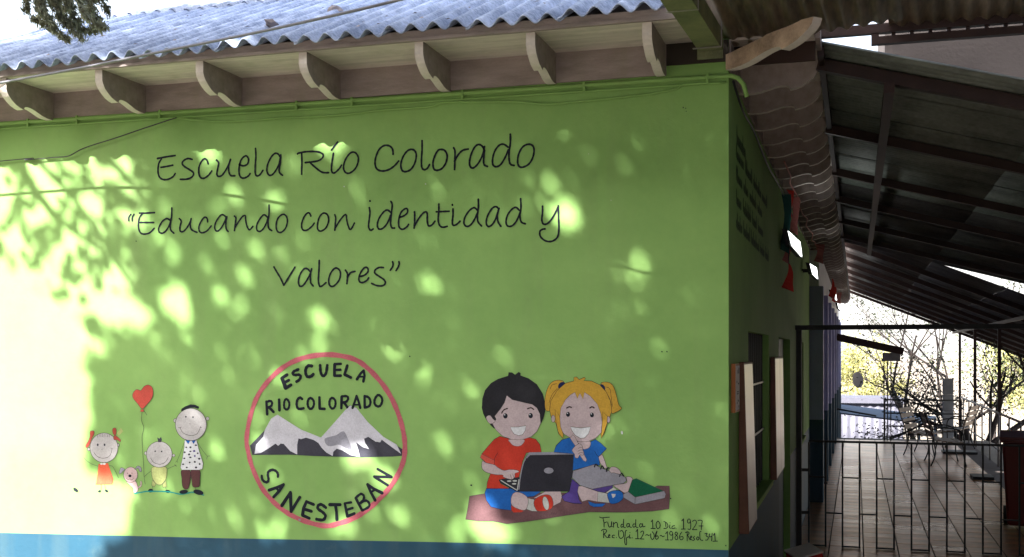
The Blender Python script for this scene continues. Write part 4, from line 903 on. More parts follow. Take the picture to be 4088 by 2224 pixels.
# ------------------------------------------------------------------ floodlights
for i, (y, l_, xf, zf) in enumerate(((9.62, .85, -.525, .975), (13.2, .5, -.50, 1.0), (19.6, .6, -.395, 1.04), (25.5, .7, -.395, 1.08))):
    root = empty('floodlight', (XC+.02, y, EYE+.9), ['lit white lamp fixture closest to the viewer, beside the teal pennant', 'second lit lamp fixture, at the end of the green wall', 'third lit lamp fixture, small, over the blue columns', 'farthest tiny lit lamp under the eave of the blue wall'][i], 'lamp', 'lamp fixtures along the side wall')
    ya, yb = y-l_/2, y+l_/2
    q_ = [(xf, ya, EYE+zf), (xf+.03, ya, EYE+zf-.115), (xf+.07, yb, EYE+zf-.14), (xf+.055, yb, EYE+zf-.01)]
    b = MB(); b.add([(x_+.004, y_, z_) for x_, y_, z_ in q_], [(0,1,2,3)]); o = b.build('lamp_face', M['lamp'], root); inv2(o, root)
    b = MB(); e_ = .008; q2 = [(q_[0][0], ya-e_, q_[0][2]+e_), (q_[1][0], ya-e_, q_[1][2]-e_), (q_[2][0], yb+e_, q_[2][2]-e_), (q_[3][0], yb+e_, q_[3][2]+e_)]
    b.add(q2+[(x_-.045, y_, z_+.01) for x_, y_, z_ in q2], [(0,1,2,3),(7,6,5,4),(0,4,5,1),(1,5,6,2),(2,6,7,3),(3,7,4,0)]); o = b.build('housing', M['darksteel'], root); inv2(o, root)
    for f_ in (.25, .75):
        b = MB(); yy_ = ya+(yb-ya)*f_; b.bar((XC+(.0 if i < 2 else .172), yy_, EYE+zf-.06), (xf-.01, yy_, EYE+zf-.06), .02, .02); o = b.build('wall_arm', M['darksteel'], root); inv2(o, root)

# ------------------------------------------------------------------ bunting under the eave
bt = empty('paper_bunting', (XC+.05, 9, EYE+1.35), 'faded paper garland of red, teal and pink pennants under the side eave', 'garland')
b = MB(); pts = []
for i in range(44):
    y = 8.2+i*.5; pts.append((XC+.10+.02*math.sin(i*2.1), y, EYE+1.36-.03*math.sin(i*1.3)**2))
b.tube(pts, .006, 5); o = b.build('string', M['pinkpaper'], bt); inv2(o, bt)
def pennant(y, x, z, wd, ln, m, tw=0.0, name='pennant', shape='tri'):
    b = MB(); ns = 6; V = []
    for j in range(ns+1):
        t = j/ns
        if shape == 'tri': hw = wd*(.12+.88*t)/2
        else: hw = wd*(1-.25*math.sin(t*3.1))/2
        for s_ in (-1, 1):
            a = tw+.3*math.sin(t*3)
            V.append((x+hw*s_*math.cos(a)+.012*math.sin(t*5), y+hw*s_*math.sin(a), z-ln*t-(.02*s_ if j == ns else 0)))
    n0 = len(V); V += [(a_, b_+.0015, c_) for a_, b_, c_ in V]
    F = []
    for j in range(ns):
        F += [(2*j, 2*j+1, 2*j+3, 2*j+2), (n0+2*j, n0+2*j+2, n0+2*j+3, n0+2*j+1), (2*j, 2*j+2, n0+2*j+2, n0+2*j), (2*j+1, n0+2*j+1, n0+2*j+3, 2*j+3)]
    b.add(V, F); o = b.build(name, m, bt); inv2(o, bt)
pennant(9.3, XC+.05, EYE+1.28, .075, .46, M['tealpaper'], .15, shape='r')
pennant(9.8, XC+.09, EYE+1.32, .09, .3, M['pinkpaper'], .5, shape='r')
pennant(9.5, XC+.07, EYE+1.34, .10, .2, M['red'], 1.0, shape='r')
pennant(9.5, XC+.045, EYE+.93, .06, .18, M['pinkpaper'], .2, shape='r')
pennant(9.5, XC+.06, EYE+.74, .10, .215, M['red'], .1)
pennant(17.5, XC+.245, EYE+1.12, .10, .28, M['red'], .2)
pennant(17.6, XC+.27, EYE+1.0, .07, .22, M['red'], .6, shape='r')
pennant(14.2, XC+.16, EYE+1.33, .13, .22, M['pinkpaper'], .4, shape='r')
pennant(23.0, XC+.25, EYE+1.2, .13, .2, M['pinkpaper'], .4, shape='r')
b = MB(); b.tube([(XC+.07, 9.5, EYE+1.2), (XC+.05, 9.5, EYE+.93), (XC+.06, 9.5, EYE+.73)], .003, 5); o = b.build('string', M['cable'], bt); inv2(o, bt)

# ------------------------------------------------------------------ waste bin
def P3(u, v, z=None, Y=None):
    k, h = ray(u, v); th = math.atan(k)-YAW
    f1 = CA-math.tan(th)*SA
    if Y is None: Y = (z-EYE)/h/f1
    return Vector((Y*math.tan(th), Y, EYE+h*Y*f1))
bx, by_ = 1.865, 13.75
root = empty('waste_bin', (bx, by_, 0.01), 'dark red wheeled waste bin with a lid behind the gate', 'waste bin', rz=R(-8))
b = MB(); w0, w1, d0, d1, H = .24, .29, .27, .36, .96
b.add([(-w0,-d0,.04),(w0,-d0,.04),(w0,d0,.04),(-w0,d0,.04),(-w1,-d1,H),(w1,-d1,H),(w1,d1,H),(-w1,d1,H)], [(0,3,2,1),(4,5,6,7),(0,1,5,4),(1,2,6,5),(2,3,7,6),(3,0,4,7)])
bevel(b.build('body', M['bin'], root), .03, 3)
b = MB(); b.box((-w1-.02, -d1-.02, H+.002), (w1+.02, d1+.02, H+.03)); b.build('rim', M['bin'], root)
b = MB(); b.prism([(-d1-.03,0),(d1+.03,0),(d1+.03,.03),(d1*.5,.075),(-d1*.4,.085),(-d1-.03,.03)], lambda a_, c_, t: (t, a_, H+.033+c_), -w1-.025, w1+.025)
bevel(b.build('lid', M['bin'], root), .01, 2)
b = MB(); b.tube([(-w1-.02, d1+.05, H+.02), (w1+.02, d1+.05, H+.02)], .014, 8); b.build('handle', M['bin'], root)
for s_ in (-1, 1):
    b = MB(); b.tube([(s_*(w0-.0), d0-.03, .10), (s_*(w0+.05), d0-.03, .10)], .10, 20); b.build('wheel', M['blackplastic'], root)

# ------------------------------------------------------------------ slatted park benches
def bench(loc, rz, L, label):
    root = empty('slatted_bench', loc, label, 'bench', 'slatted benches on the terrace', rz=rz)   # faces +x, length along y
    for k in range(5):
        b = MB(); x = .04+.09*k; z = .43-.012*k*(1 if k < 4 else .6); b.box((x, -L/2, z), (x+.07, L/2, z+.02)); bevel(b.build('seat_slat', M['wood'], root), .004)
    for k in range(4):
        b = MB(); z = .50+.105*k; x = -.012-.035*k
        b.add([(x,-L/2,z),(x+.018,-L/2,z),(x+.018,L/2,z),(x,L/2,z),(x-.024,-L/2,z+.08),(x-.006,-L/2,z+.08),(x-.006,L/2,z+.08),(x-.024,L/2,z+.08)], [(0,3,2,1),(4,5,6,7),(0,1,5,4),(1,2,6,5),(2,3,7,6),(3,0,4,7)])
        bevel(b.build('back_slat', M['wood'], root), .003)
    for s_ in (-1, 1):
        y = s_*(L/2-.05); b = MB(); b.tube(smooth_pts([(-.16, y, .93), (-.03, y, .55), (0, y, .41), (.02, y, .2), (-.05, y, 0)], 4), .013, 6); b.build('rear_leg', M['darksteel'], root, True)
        b = MB(); b.tube(smooth_pts([(-.04, y, .62), (.12, y, .66), (.36, y, .64), (.47, y, .56), (.49, y, .40), (.48, y, .2), (.52, y, 0)], 4), .013, 6); b.build('front_leg', M['darksteel'], root, True)
        b = MB(); b.bar((0, y, .405), (.48, y, .385), .02, .022); b.build('seat_rail', M['darksteel'], root)
    return root
bench((1.25, 21.2, .012), R(3), 1.1, 'slatted bench facing right with its seat towards the railing, nearest the gate')
bench((2.12, 24.2, .012), R(165), 1.1, 'slatted bench whose back stands against the railing side')
bench((1.02, 23.2, .012), R(-15), 1.0, 'dark slatted bench seen edge on behind the nearest one')
for (u0, u1, v, lab) in ((3765, 3895, 1812, 'thin dark slab lying on the floor beside the nearest bench'), (3884, 3962, 1915, 'thin dark slab on the floor left of the red bin')):
    p = P3(u0, v, z=.012); q_ = P3(u1, v, z=.012)
    b = MB(); b.box((0, 0, 0), (q_.x-p.x+.02, .5, .045)); o = b.build('floor_slab', M['darksteel'], None); o.location = (p.x, p.y, .012); bevel(o); tag(o, lab, 'slab')

# ------------------------------------------------------------------ railings
rl = empty('terrace_railing', (2.33, 20, 0), 'pale metal handrail along the right edge of the terrace', 'railing')
def rr(p, q, r_, name, root=rl, m=M['rail']):
    b = MB(); b.tube([p, q], r_, 7); o = b.build(name, m, root, True); inv2(o, root)
rr((2.33, 15.5, .93), (2.33, 28.2, .93), .02, 'top_rail'); rr((2.33, 15.5, .30), (2.33, 28.2, .30), .014, 'lower_rail')
for k in range(10):
    y = 15.5+1.35*k; rr((2.33, y, 0), (2.33, y, .91), .014, 'baluster')
r2 = empty('end_railing', (1.2, 26.6, 0), 'dark pipe railing closing the far end of the terrace', 'railing')
for z in (.92, .62, .33): rr((.62, 26.6, z), (2.2, 26.6, z), .018, 'rail', r2, M['darksteel'])
rr((-.45, 26.62, .70), (.42, 26.62, .55), .02, 'rail', r2, M['darksteel'])
for x in (.60, 1.10, 2.2): rr((x, 26.6, 0), (x+(.0), 26.6, .94), .018, 'post', r2, M['darksteel'])

# small sloping porch roof on a three-tube column
pc = empty('porch_roof', (.6, 26.6, 0), 'small sloping porch roof on a three tube column at the terrace end', 'porch')
b = MB(); b.bar((-.42, 26.5, EYE+.37), (.97, 26.5, EYE+.05), 1.6, .15); o = b.build('roof_slab', M['redsteel'], pc); inv2(o, pc)
b = MB(); b.box((.56, 26.2, EYE-.165), (.92, 26.9, EYE+.02)); o = b.build('beam', M['concrete'], pc); inv2(o, pc)
for x, y in ((.585, 26.5), (.66, 26.5), (.73, 26.5)):
    b = MB(); b.tube([(x, y, 0), (x, y, EYE-.165)], .013, 6); o = b.build('column_tube', M['darksteel'], pc); inv2(o, pc)

# block pillar, dish, shed, ramp wall
b = MB()
root = empty('block_pillar', (2.13, 29.4, -2.2), 'rough concrete block pillar standing behind the benches', 'pillar')
for k in range(9):
    b = MB(); z = k*.395; b.box((-.12+.004*(k % 2), -.12, z), (.12+.004*(k % 2), .12, z+.385)); bevel(b.build('block', M['concrete'], root), .008)
ds = empty('satellite_dish', (-.36, 30.2, 1.0), 'round white satellite dish on a thin arm beside the blue wall', 'satellite dish')
b = MB(); c = Vector((.02, 29.8, 1.28)); n_ = Vector((.35, -.85, .25)).normalized(); a_ = n_.cross(Vector((0, 0, 1))).normalized(); u_ = a_.cross(n_)
V = [c]; F = []
for r_ in range(1, 5):
    for k in range(24):
        t = 2*math.pi*k/24; rr_ = r_/4; V.append(c + a_*(.145*rr_*math.cos(t)) + u_*(.21*rr_*math.sin(t)) + n_*(.035*rr_*rr_))
for k in range(24): F.append((0, 1+k, 1+(k+1) % 24))
for r_ in range(3):
    for k in range(24): F.append((1+r_*24+k, 1+(r_+1)*24+k, 1+(r_+1)*24+(k+1) % 24, 1+r_*24+(k+1) % 24))
n0 = len(V); V2 = V+[v_-n_*.004 for v_ in V]; F2 = F+[tuple(n0+i for i in reversed(f)) for f in F]
b.add(V2, F2); o = b.build('reflector', M['whitemetal'], ds, True); inv2(o, ds)
b = MB(); b.tube([c-n_*.01-u_*.05, Vector((-.15, 30.1, 1.0)), Vector((-.4, 30.3, .95))], .012, 6); o = b.build('mast', M['darksteel'], ds); inv2(o, ds)
b = MB(); b.tube([c-u_*.2, c+n_*.22-u_*.1], .007, 5); b.box(tuple(c+n_*.22-u_*.1-Vector((.02,.02,.02))), tuple(c+n_*.22-u_*.1+Vector((.02,.02,.02)))); o = b.build('feed_arm', M['darksteel'], ds); inv2(o, ds)
b = MB()
for s_ in (0, 1): b.ell = None
pm = c+n_*.006+u_*.09-a_*.02
b.add([pm-a_*.05-u_*.03, pm-a_*.01-u_*.03, pm-a_*.01+u_*.03, pm-a_*.05+u_*.03], [(0,1,2,3)]); b.add([pm+a_*.0-u_*.035, pm+a_*.05-u_*.02, pm+a_*.05+u_*.02, pm+a_*.035+u_*.03, pm+a_*.035-u_*.01, pm-u_*.02], [(0,1,2,3,4,5)])
o = b.build('printed_mark', M['darksteel'], ds); inv2(o, ds)
sh = empty('white_shed', (.6, 40, -2.2), 'white corrugated shed beyond the end of the terrace', 'shed')
def pxX(u, Y): k, _ = ray(u, 0); return Y*math.tan(math.atan(k)-YAW)
xa, xb = -4.0, pxX(3606, 39.5)
ztop = EYE-(1591-1412)/4500*39.5*.95
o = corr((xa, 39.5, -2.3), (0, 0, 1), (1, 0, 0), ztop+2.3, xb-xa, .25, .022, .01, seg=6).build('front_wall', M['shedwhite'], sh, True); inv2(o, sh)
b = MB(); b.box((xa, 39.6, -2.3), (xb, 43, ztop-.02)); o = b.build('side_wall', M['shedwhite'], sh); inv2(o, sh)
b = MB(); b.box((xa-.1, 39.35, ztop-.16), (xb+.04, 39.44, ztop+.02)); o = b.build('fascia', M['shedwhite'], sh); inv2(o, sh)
p = [P3(3340, 1612, Y=33.5), P3(3738, 1662, Y=33.5), P3(3675, 1686, Y=32.0), P3(3340, 1646, Y=32.0)]
b = MB(); b.add([tuple(v_) for v_ in p]+[(v_[0], v_[1], v_[2]-.04) for v_ in p], [(0,3,2,1),(4,5,6,7),(0,1,5,4),(1,2,6,5),(2,3,7,6),(3,0,4,7)])
bs = empty('blue_lean_to', (.6, 33, -2.2), 'pale blue sloping sheet roof below the terrace end', 'lean-to')
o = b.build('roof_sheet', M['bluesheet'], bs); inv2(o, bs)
for v_ in (p[2], p[3], p[1]):
    b = MB(); b.bar((v_.x-.03, v_.y+.1, -2.3), (v_.x-.03, v_.y+.1, v_.z-.045), .06, .06); o = b.build('post', M['bluesheet'], bs); inv2(o, bs)
# red crate by the gate
rc = empty('red_crate', (-.30, 8.9, 0), 'small red and white box leaning at the foot of the door', 'box', rz=R(30))
b = MB(); b.box((-.10, -.12, 0), (.10, .12, .46)); bevel(b.build('body', M['red'], rc), .006)
b = MB(); b.box((-.105, -.125, .461), (.105, .125, .475)); b.build('rim', M['paper'], rc)
rc.rotation_euler = (R(5), R(-14), R(25))
# stone and dry leaves on the roof
def roof_pt(u, v):
    k, h = ray(u, v); th = math.atan(k)-YAW; f1 = CA-math.tan(th)*SA
    # z = SZ+.118 + (Y-5.02)*TAN ; z = EYE + h*Y*f1
    Y = (SZ+.06-5.0*TAN-EYE)/(h*f1-TAN); return Vector((Y*math.tan(th), Y, EYE+h*Y*f1))
def rock(c, r_, name, m, lab, cat, grp=None, flat=.6):
    import bmesh
    bm = bmesh.new(); bmesh.ops.create_icosphere(bm, subdivisions=2, radius=r_)
    for v_ in bm.verts: v_.co *= 1+random.uniform(-.25, .25); v_.co.z *= flat
    me = bpy.data.meshes.new(name); bm.to_mesh(me); bm.free(); me.materials.append(m)
    o = bpy.data.objects.new(name, me); COL.objects.link(o); o.location = c; o.rotation_euler = (R(24), 0, random.uniform(0, 3)); tag(o, lab, cat, grp)
rock(roof_pt(1338, 40), .045, 'stone', M['dryleaf'], 'grey brown stone resting on the roof beside the overhead cable', 'stone')
rock(roof_pt(1090, 102), .05, 'leaf_clump', M['dryleaf'], 'clump of dry leaves caught in the roof corrugation', 'leaf clump', flat=.35)
b = MB()
for k in range(90):
    u = random.uniform(60, 2450); v = random.uniform(10, 250)
    vmax = 255-.094*u*.97
    if v > vmax-10: continue
    c = roof_pt(u, v); s_ = random.uniform(.008, .022); a0 = random.uniform(0, 6.28)
    ex = Vector((math.cos(a0), math.sin(a0)*.9, math.sin(a0)*.42))*s_; ey = Vector((-math.sin(a0), math.cos(a0)*.9, math.cos(a0)*.42))*s_*.45
    c += Vector((0, 0, .006)); b.add([c-ex, c-ey, c+ex, c+ey+Vector((0, 0, .006))], [(0,1,2),(0,2,3)])
tag(b.build('dry_leaves', M['dryleaf']), 'small dry leaves scattered over the corrugated roof', 'leaf litter', kind='stuff')
# ------------------------------------------------------------------ trees
def leaves_mesh(name, C, size, mat_, parent, asp=.45, jit=.35, droop=None, seed=1):
    rg_ = np.random.default_rng(seed); n = len(C)
    if n == 0: return None
    d = rg_.normal(size=(n, 3)); 
    if droop is not None: d = d*.35+np.array(droop)
    d /= np.linalg.norm(d, axis=1)[:, None]
    e = rg_.normal(size=(n, 3)); e -= d*(e*d).sum(1)[:, None]; e /= np.linalg.norm(e, axis=1)[:, None]
    s = size*(1+rg_.uniform(-jit, jit, n))[:, None]
    a = C-d*s*.5; m1 = C+e*s*asp*.5; c = C+d*s*.5; m2 = C-e*s*asp*.5
    V = np.stack([a, m1, c, m2], 1).reshape(-1, 3)
    me = bpy.data.meshes.new(name); me.vertices.add(4*n); me.vertices.foreach_set('co', V.ravel())
    me.loops.add(4*n); me.loops.foreach_set('vertex_index', np.arange(4*n, dtype=np.int32))
    me.polygons.add(n); me.polygons.foreach_set('loop_start', np.arange(0, 4*n, 4, dtype=np.int32)); me.polygons.foreach_set('loop_total', np.full(n, 4, dtype=np.int32))
    me.update(); me.validate(); me.materials.append(mat_)
    o = bpy.data.objects.new(name, me); COL.objects.link(o)
    if parent: o.parent = parent; inv2(o, parent)
    return o
def limb(b, p, d, L, r_, depth, tips, bend=.25, spread=.6, up=.1, kids=3):
    pts = [p]; rad = [r_]; dd = Vector(d).normalized(); q_ = Vector(p)
    ns = 4
    for i in range(ns):
        dd = (dd+Vector((random.gauss(0, bend), random.gauss(0, bend), random.gauss(0, bend)+up))*.35).normalized(); q_ = q_+dd*L/ns; pts.append(tuple(q_)); rad.append(r_*(1-.5*(i+1)/ns))
        if depth <= 1: tips.append(tuple(q_))
    b.tube(pts, rad, 6 if r_ > .02 else 4, caps=False)
    if depth > 0:
        for k in range(kids):
            t = random.randint(2, ns); nd = (dd+Vector((random.gauss(0, spread), random.gauss(0, spread), random.gauss(0, spread*.7)))).normalized()
            limb(b, pts[t], nd, L*random.uniform(.6, .8), rad[t]*.75, depth-1, tips, bend, spread, up, kids)
def tree(name, base, trunks, leafmat, nleaf, size, scat, label, group=None, depth=3, droop=None, seed=1, asp=.45, spread=.6, kids=3, zmin=1.2):
    random.seed(seed); root = empty(name, base, label, 'tree', group)
    b = MB(); tips = []
    for (off, d, L, r_) in trunks: limb(b, tuple(Vector(base)+Vector(off)), d, L, r_, depth, tips, spread=spread, kids=kids)
    o = b.build('trunk', M['barkdark'], root, True); inv2(o, root)
    rg_ = np.random.default_rng(seed); T_ = np.array([t_ for t_ in tips if t_[2] > base[2]+zmin])
    C = T_[rg_.integers(0, len(T_), nleaf)]+rg_.normal(size=(nleaf, 3))*scat
    leaves_mesh('crown', C, size, leafmat, root, asp, droop=droop, seed=seed)
    return root
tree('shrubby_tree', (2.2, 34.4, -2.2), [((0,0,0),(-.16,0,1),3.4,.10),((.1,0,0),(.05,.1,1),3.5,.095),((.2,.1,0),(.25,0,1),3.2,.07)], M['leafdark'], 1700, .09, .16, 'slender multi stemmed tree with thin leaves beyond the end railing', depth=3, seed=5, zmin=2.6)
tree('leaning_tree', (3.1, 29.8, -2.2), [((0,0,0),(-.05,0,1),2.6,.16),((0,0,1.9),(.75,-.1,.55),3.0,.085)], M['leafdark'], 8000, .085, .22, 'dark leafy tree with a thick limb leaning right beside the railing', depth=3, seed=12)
tree('yellow_green_tree', (.1, 58, -2.3), [((0,0,0),(0,0,1),2.4,.12),((.2,0,0),(.3,0,1),2.3,.1)], M['leafyellow'], 3800, .17, .25, 'yellow green sunlit tree behind the white shed', depth=3, seed=3)
tree('yellow_green_tree', (-1.2, 62, -2.3), [((0,0,0),(0,0,1),2.6,.12)], M['leafyellow'], 4500, .15, .35, 'yellow green tree half hidden by the blue wall', depth=3, seed=4)
tree('willow_tree', (7.6, 52, -2.3), [((0,0,0),(0,0,1),3.0,.15),((0,.2,0),(-.3,0,1),2.6,.1)], M['leafyellow'], 3500, .2, .4, 'pale drooping tree far to the right beyond the railing', depth=3, seed=8, droop=(0, 0, -1))
tree('thin_tree', (5.0, 46, -2.3), [((0,0,0),(0,0,1),2.6,.08)], M['leaf'], 1200, .13, .35, 'thin sparse tree between the pillar and the pale drooping tree', depth=3, seed=9)

# the big tree that shades the wall: leaf masses with gaps, standing in the yard left of the viewer
random.seed(3)
big = empty('shade_tree', (-8.2, -3.6, 0), 'large shade tree whose grey green foliage hangs into the top left above the roof', 'tree')
D = 1.5876
HOLES = [(525,375,26),(830,350,34),(470,355,16),(1320,450,14),(1380,465,19),(1430,540,34),(1372,528,17),(1612,672,27),(1562,690,15),(1605,780,18),(1080,720,13),(1440,640,9),(830,812,34),(798,850,22),(940,820,18),
 (610,700,20),(560,740,17),(590,490,16),(690,500,18),(375,630,13),(440,640,22),(600,770,20),(1000,880,15),(1190,960,24),(1340,920,16),(1210,1295,38),(1238,1340,32),(900,1150,30),(960,1205,28),(860,1150,24),(725,1332,34),(640,1350,30),
 (1150,1350,26),(820,1175,20),(690,1200,17),(1480,1385,17),(1090,1362,24),(1290,1340,18),(1000,1060,12),(500,1000,16),(480,860,16),(640,900,18),(700,950,13),(560,870,15),(380,850,20),(450,765,44),(350,800,30),(1425,320,9),
 (300,700,30),(270,780,40),(330,560,26),(420,520,20),(250,870,24),(560,600,15),(400,600,16),(350,480,22),(520,660,14),(760,900,16),(700,800,15),(900,930,12),(1050,950,10),(640,1060,14),(1120,1130,16),(760,1060,14),(540,1130,20),(600,1290,22),(860,1330,26),(1000,1290,20),(1380,1290,10),(430,1230,16),(650,620,9),(760,560,9),(890,470,9),(980,560,8),(720,640,10),(480,560,14),(450,620,15),(560,520,12),(660,460,12),(740,420,10),(410,470,16),(360,560,14),(660,1110,12),(980,1130,11),(1060,1220,12),(1110,1290,13),(930,1290,13),(780,1250,12),(1180,860,10),(1270,900,11),(1330,980,9),(1150,820,8),(580,950,11),(660,980,10),(480,940,12),(420,900,14)]
HOL = np.array(HOLES, float)*D
FULL = np.array([(-3000,1010),(0,1010),(60,1060),(110,1090),(130,1130),(200,1190),(310,1230),(345,1330),(335,1400),(362,1500),(365,1650),(350,1890),(470,1915),(545,1935),(535,2050),(500,2130),(430,2170),(400,2300),(380,3200),(-3000,3200)], float)
UPPER = np.array([(-3000,540),(0,560),(160,585),(300,560),(440,570),(520,620),(590,700),(540,800),(480,900),(520,1010),(500,1120),(560,1200),(400,1250),(345,1330),(310,1230),(200,1190),(130,1130),(0,1010),(-3000,1010)], float)
def inpoly(u, v, P_):
    r_ = np.zeros(len(u), bool); n = len(P_)
    for i in range(n):
        x1, y1 = P_[i]; x2, y2 = P_[(i+1) % n]
        c = ((y1 > v) != (y2 > v)) & (u < (x2-x1)*(v-y1)/(y2-y1+1e-12)+x1); r_ ^= c
    return r_
def noise2(u, v, sc, seed):
    rg_ = np.random.default_rng(seed); G = rg_.random((64, 64)); x = (u/sc) % 64; y = (v/sc) % 64
    i = x.astype(int); j = y.astype(int); fx_ = x-i; fy_ = y-j; fx_ = fx_*fx_*(3-2*fx_); fy_ = fy_*fy_*(3-2*fy_)
    i %= 64; j %= 64; i1 = (i+1) % 64; j1 = (j+1) % 64
    return G[i, j]*(1-fx_)*(1-fy_)+G[i1, j]*fx_*(1-fy_)+G[i, j1]*(1-fx_)*fy_+G[i1, j1]*fx_*fy_
N = 560000
rg_ = np.random.default_rng(21)
# shadow target on the wall plane (X, z), then pushed back along the sun direction to its place in the crown
tx = rg_.uniform(-10.5, 9.5, N); tz = rg_.uniform(-5.0, 5.6, N)
dist = rg_.uniform(6.0, 10.5, N)
lump = noise2(tx*1.0+50, tz*1.0+50, .9, 5)
dist = 6.2+3.6*rg_.random(N)**1.2+1.0*lump
uu_, vv_ = uv_of(np.stack([tx, np.full(N, YW), tz], 1)); nearm = inpoly(uu_, vv_, UPPER); dist = np.where(nearm, 3.2+2.2*rg_.random(N), dist)
dist = np.where(nearm, dist, 4.6+2.4*rg_.random(N)**1.2+.9*lump); dist = np.where(tx > 1.5, dist+2.5, dist); dist = np.maximum(dist, (3.5-tz)/.86); dist = np.where(tz < -2.2, dist+1.5, dist)
C = np.stack([tx-.58*dist, YW-dist, tz+.86*dist], 1)
u, v = uv_of(np.stack([tx, np.full(N, YW), tz], 1))
keep = ~inpoly(u + 40*(noise2(u, v, 55, 3)-.5), v+40*(noise2(u, v, 55, 4)-.5), FULL)
keep &= ~((tz < -2.6) & (tx < -3.4))
keep &= ~((u < -250) & (rg_.random(N) < .8))
up = inpoly(u, v, UPPER)
cl = .42*noise2(u, v, 62, 7)+.58*noise2(u, v, 24, 8)
lit = .47+.25*np.clip((560-u)/560, -1, 1)*1.0
keep &= ~(up & (cl < lit-.08))
for hx, hy, hr in HOL:
    dd_ = (u-hx)**2+(v-hy)**2
    keep &= ~((dd_ < (((hr*.86+22) if hr > 43 else (hr*.62+17))*(1+.7*(noise2(u, v, 20, 9)-.5)))**2) & (rg_.random(N) < (1 if hr > 43 else .9)))
# random small gaps everywhere
sp_ = noise2(u, v, 24, 17)*.5+noise2(u, v, 12, 18)*.5
gap = np.where(u > 1900, .13, .20); gap = np.where(u < 1700, .235, gap); gap = np.where(u < 900, .28, gap); gap = np.where((v < 540) & (v > 60), -1, gap); gap = np.where(v < 20, .35, gap); gap = np.where(u > 2850, -1, gap)
keep &= ~(sp_ < gap)
gap2 = C[:, 0] > .2
C2 = C[keep & gap2]; C = C[keep & ~gap2]
inz = C[:, 1] > -.4
o = leaves_mesh('crown', C[~inz], .105, M['leaf'], big, .6, seed=2); leaves_mesh('low_foliage', C[inz], .075, M['leaf'], big, .6, seed=5)
big2 = empty('shade_tree', (2.4, -6.5, 0), 'second, unseen tree added behind the viewer for shade, its crown joining the larger one', 'tree')  # added out of view, its crown shades the yard and corridor mouth
leaves_mesh('crown', C2, .12, M['leaf'], big2, .6, seed=4)
random.seed(31); b = MB(); tp = []; limb(b, (2.4, -6.5, 0), (0, .1, 1), 4.2, .26, 0, tp, .1); 
for dd_ in ((.6, .5, 1), (-.5, .4, 1), (.9, .1, .8), (0, .9, 1), (-.1, -.2, 1)): limb(b, (2.4, -6.3, 3.9), dd_, 3.6, .14, 2, tp, .25)
o = b.build('trunk', M['bark'], big2, True); inv2(o, big2)
# trunk and limbs reaching into that crown
b = MB(); tb = Vector((-8.2, -3.6, 0))
b.tube(smooth_pts([(-8.2,-3.6,0),(-8.1,-3.5,1.5),(-7.7,-3.3,3.2),(-7.2,-3.0,4.8)], 4), [.34-.008*i for i in range(13)], 12)
def lim(p, r0):
    q_ = smooth_pts(p, 5); b.tube(q_, [max(.012, r0*(1-.85*i/len(q_))) for i in range(len(q_))], 7, caps=False)
lim([(-7.2,-3.0,4.7),(-6.2,-2.8,6.4),(-4.8,-2.4,7.9),(-3.0,-2.2,9.3)], .2); lim([(-7.2,-3.0,4.7),(-7.3,-2.0,6.6),(-6.2,-1.2,8.6),(-5.0,-.6,10.2)], .18)
lim([(-7.6,-3.2,3.8),(-6.5,-3.5,5.6),(-4.8,-3.9,7.0),(-2.4,-3.8,8.2),(-.6,-3.8,9.2)], .17); lim([(-6.2,-2.8,6.4),(-6.4,-1.5,7.6),(-6.9,-.9,8.4)], .1)
lim([(-4.8,-2.4,7.9),(-3.6,-.9,7.4),(-2.6,.2,7.0)], .07); lim([(-4.8,-2.4,7.9),(-4.6,-.6,7.0),(-5.2,.6,6.4)], .07)
# a small bough throws the branch shadow on the wall's left part
def sh_limb(px, r0, dist=3.4):
    P_ = []
    for (a_, c_) in px:
        X, z = on_front(a_, c_); P_.append((X-.58*dist, YW-dist, z+.86*dist))
    lim(P_, r0)
sh_limb([(-300,520),(50,640),(110,720),(210,850),(330,950),(420,1010)], .045); sh_limb([(110,720),(60,800),(40,900)], .02); sh_limb([(430,640),(500,700),(560,780),(620,810)], .022); sh_limb([(0,500),(300,800),(500,1100),(760,1400)], .02)
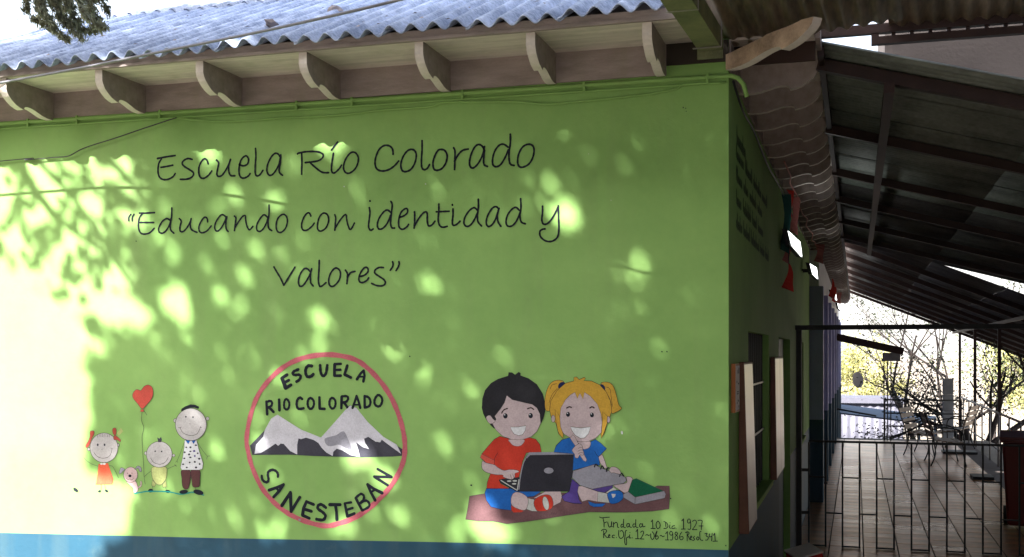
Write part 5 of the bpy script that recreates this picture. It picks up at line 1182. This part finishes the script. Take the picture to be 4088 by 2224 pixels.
# drooping bough seen at the top left
def at(u, v, Y): k, h = ray(u, v); th = math.atan(k)-YAW; f1 = CA-math.tan(th)*SA; return Vector((Y*math.tan(th), Y, EYE+h*Y*f1))
lim([(-7.3,-2.0,6.6),(-6.5,.5,7.0),(-5.0,2.6,6.0),tuple(at(215,-260,3.9)),tuple(at(215,-40,3.9))], .07)
fl_c = []; fr_ = np.random.default_rng(77)
boughs = [([(180,-120),(170,-20),(165,30),(185,72)],24),([(240,-120),(215,-20),(235,30),(240,66)],24),([(300,-120),(285,-10),(290,50),(322,98)],24),([(340,-120),(350,-10),(370,50),(395,84)],22),([(215,-50),(235,50),(270,100),(330,152)],20),([(120,-100),(110,-20),(104,44)],12),([(400,-120),(400,-20),(432,48)],15),([(135,70),(180,95),(230,130),(270,158)],12),([(250,60),(300,105),(350,120),(396,112)],14),([(180,-120),(200,-30),(210,10)],24),([(330,-140),(320,-30),(330,20)],24),([(260,-120),(262,-20),(268,34)],22),([(380,-120),(380,-20),(352,40)],18),([(140,-120),(140,-30),(150,26)],16),([(160,40),(205,82),(214,120)],13),([(320,30),(372,90),(420,108)],12)]
for bi, (px, sp) in enumerate(boughs):
    Yb = 3.7+.4*random.random(); P_ = [tuple(at(a_, c_, Yb+.02*i)) for i, (a_, c_) in enumerate(px)]
    q_ = smooth_pts(P_, 8); b.tube(q_, [max(.002, .006*(1-.8*i/len(q_))) for i in range(len(q_))], 5, caps=False)
    for i, pt in enumerate(q_):
        t = i/len(q_)
        for _t in range(3):          # short side twigs, each with its own tuft of narrow leaves
            d_ = fr_.normal(size=3)*np.array([1, 1, .6])+np.array([0, 0, -.7]); d_ /= np.linalg.norm(d_)
            L_ = (sp/4500*4.4)*fr_.uniform(.5, 1.5)*(1-.3*t)
            for _ in range(7): fl_c.append(np.array(pt)+d_*L_*fr_.random()+fr_.normal(size=3)*.007)
o = b.build('trunk', M['bark'], big, True); inv2(o, big)
o = leaves_mesh('hanging_foliage', np.array(fl_c), .030, M['leafgrey'], big, .2, droop=(.3, 0, -.5), seed=6)
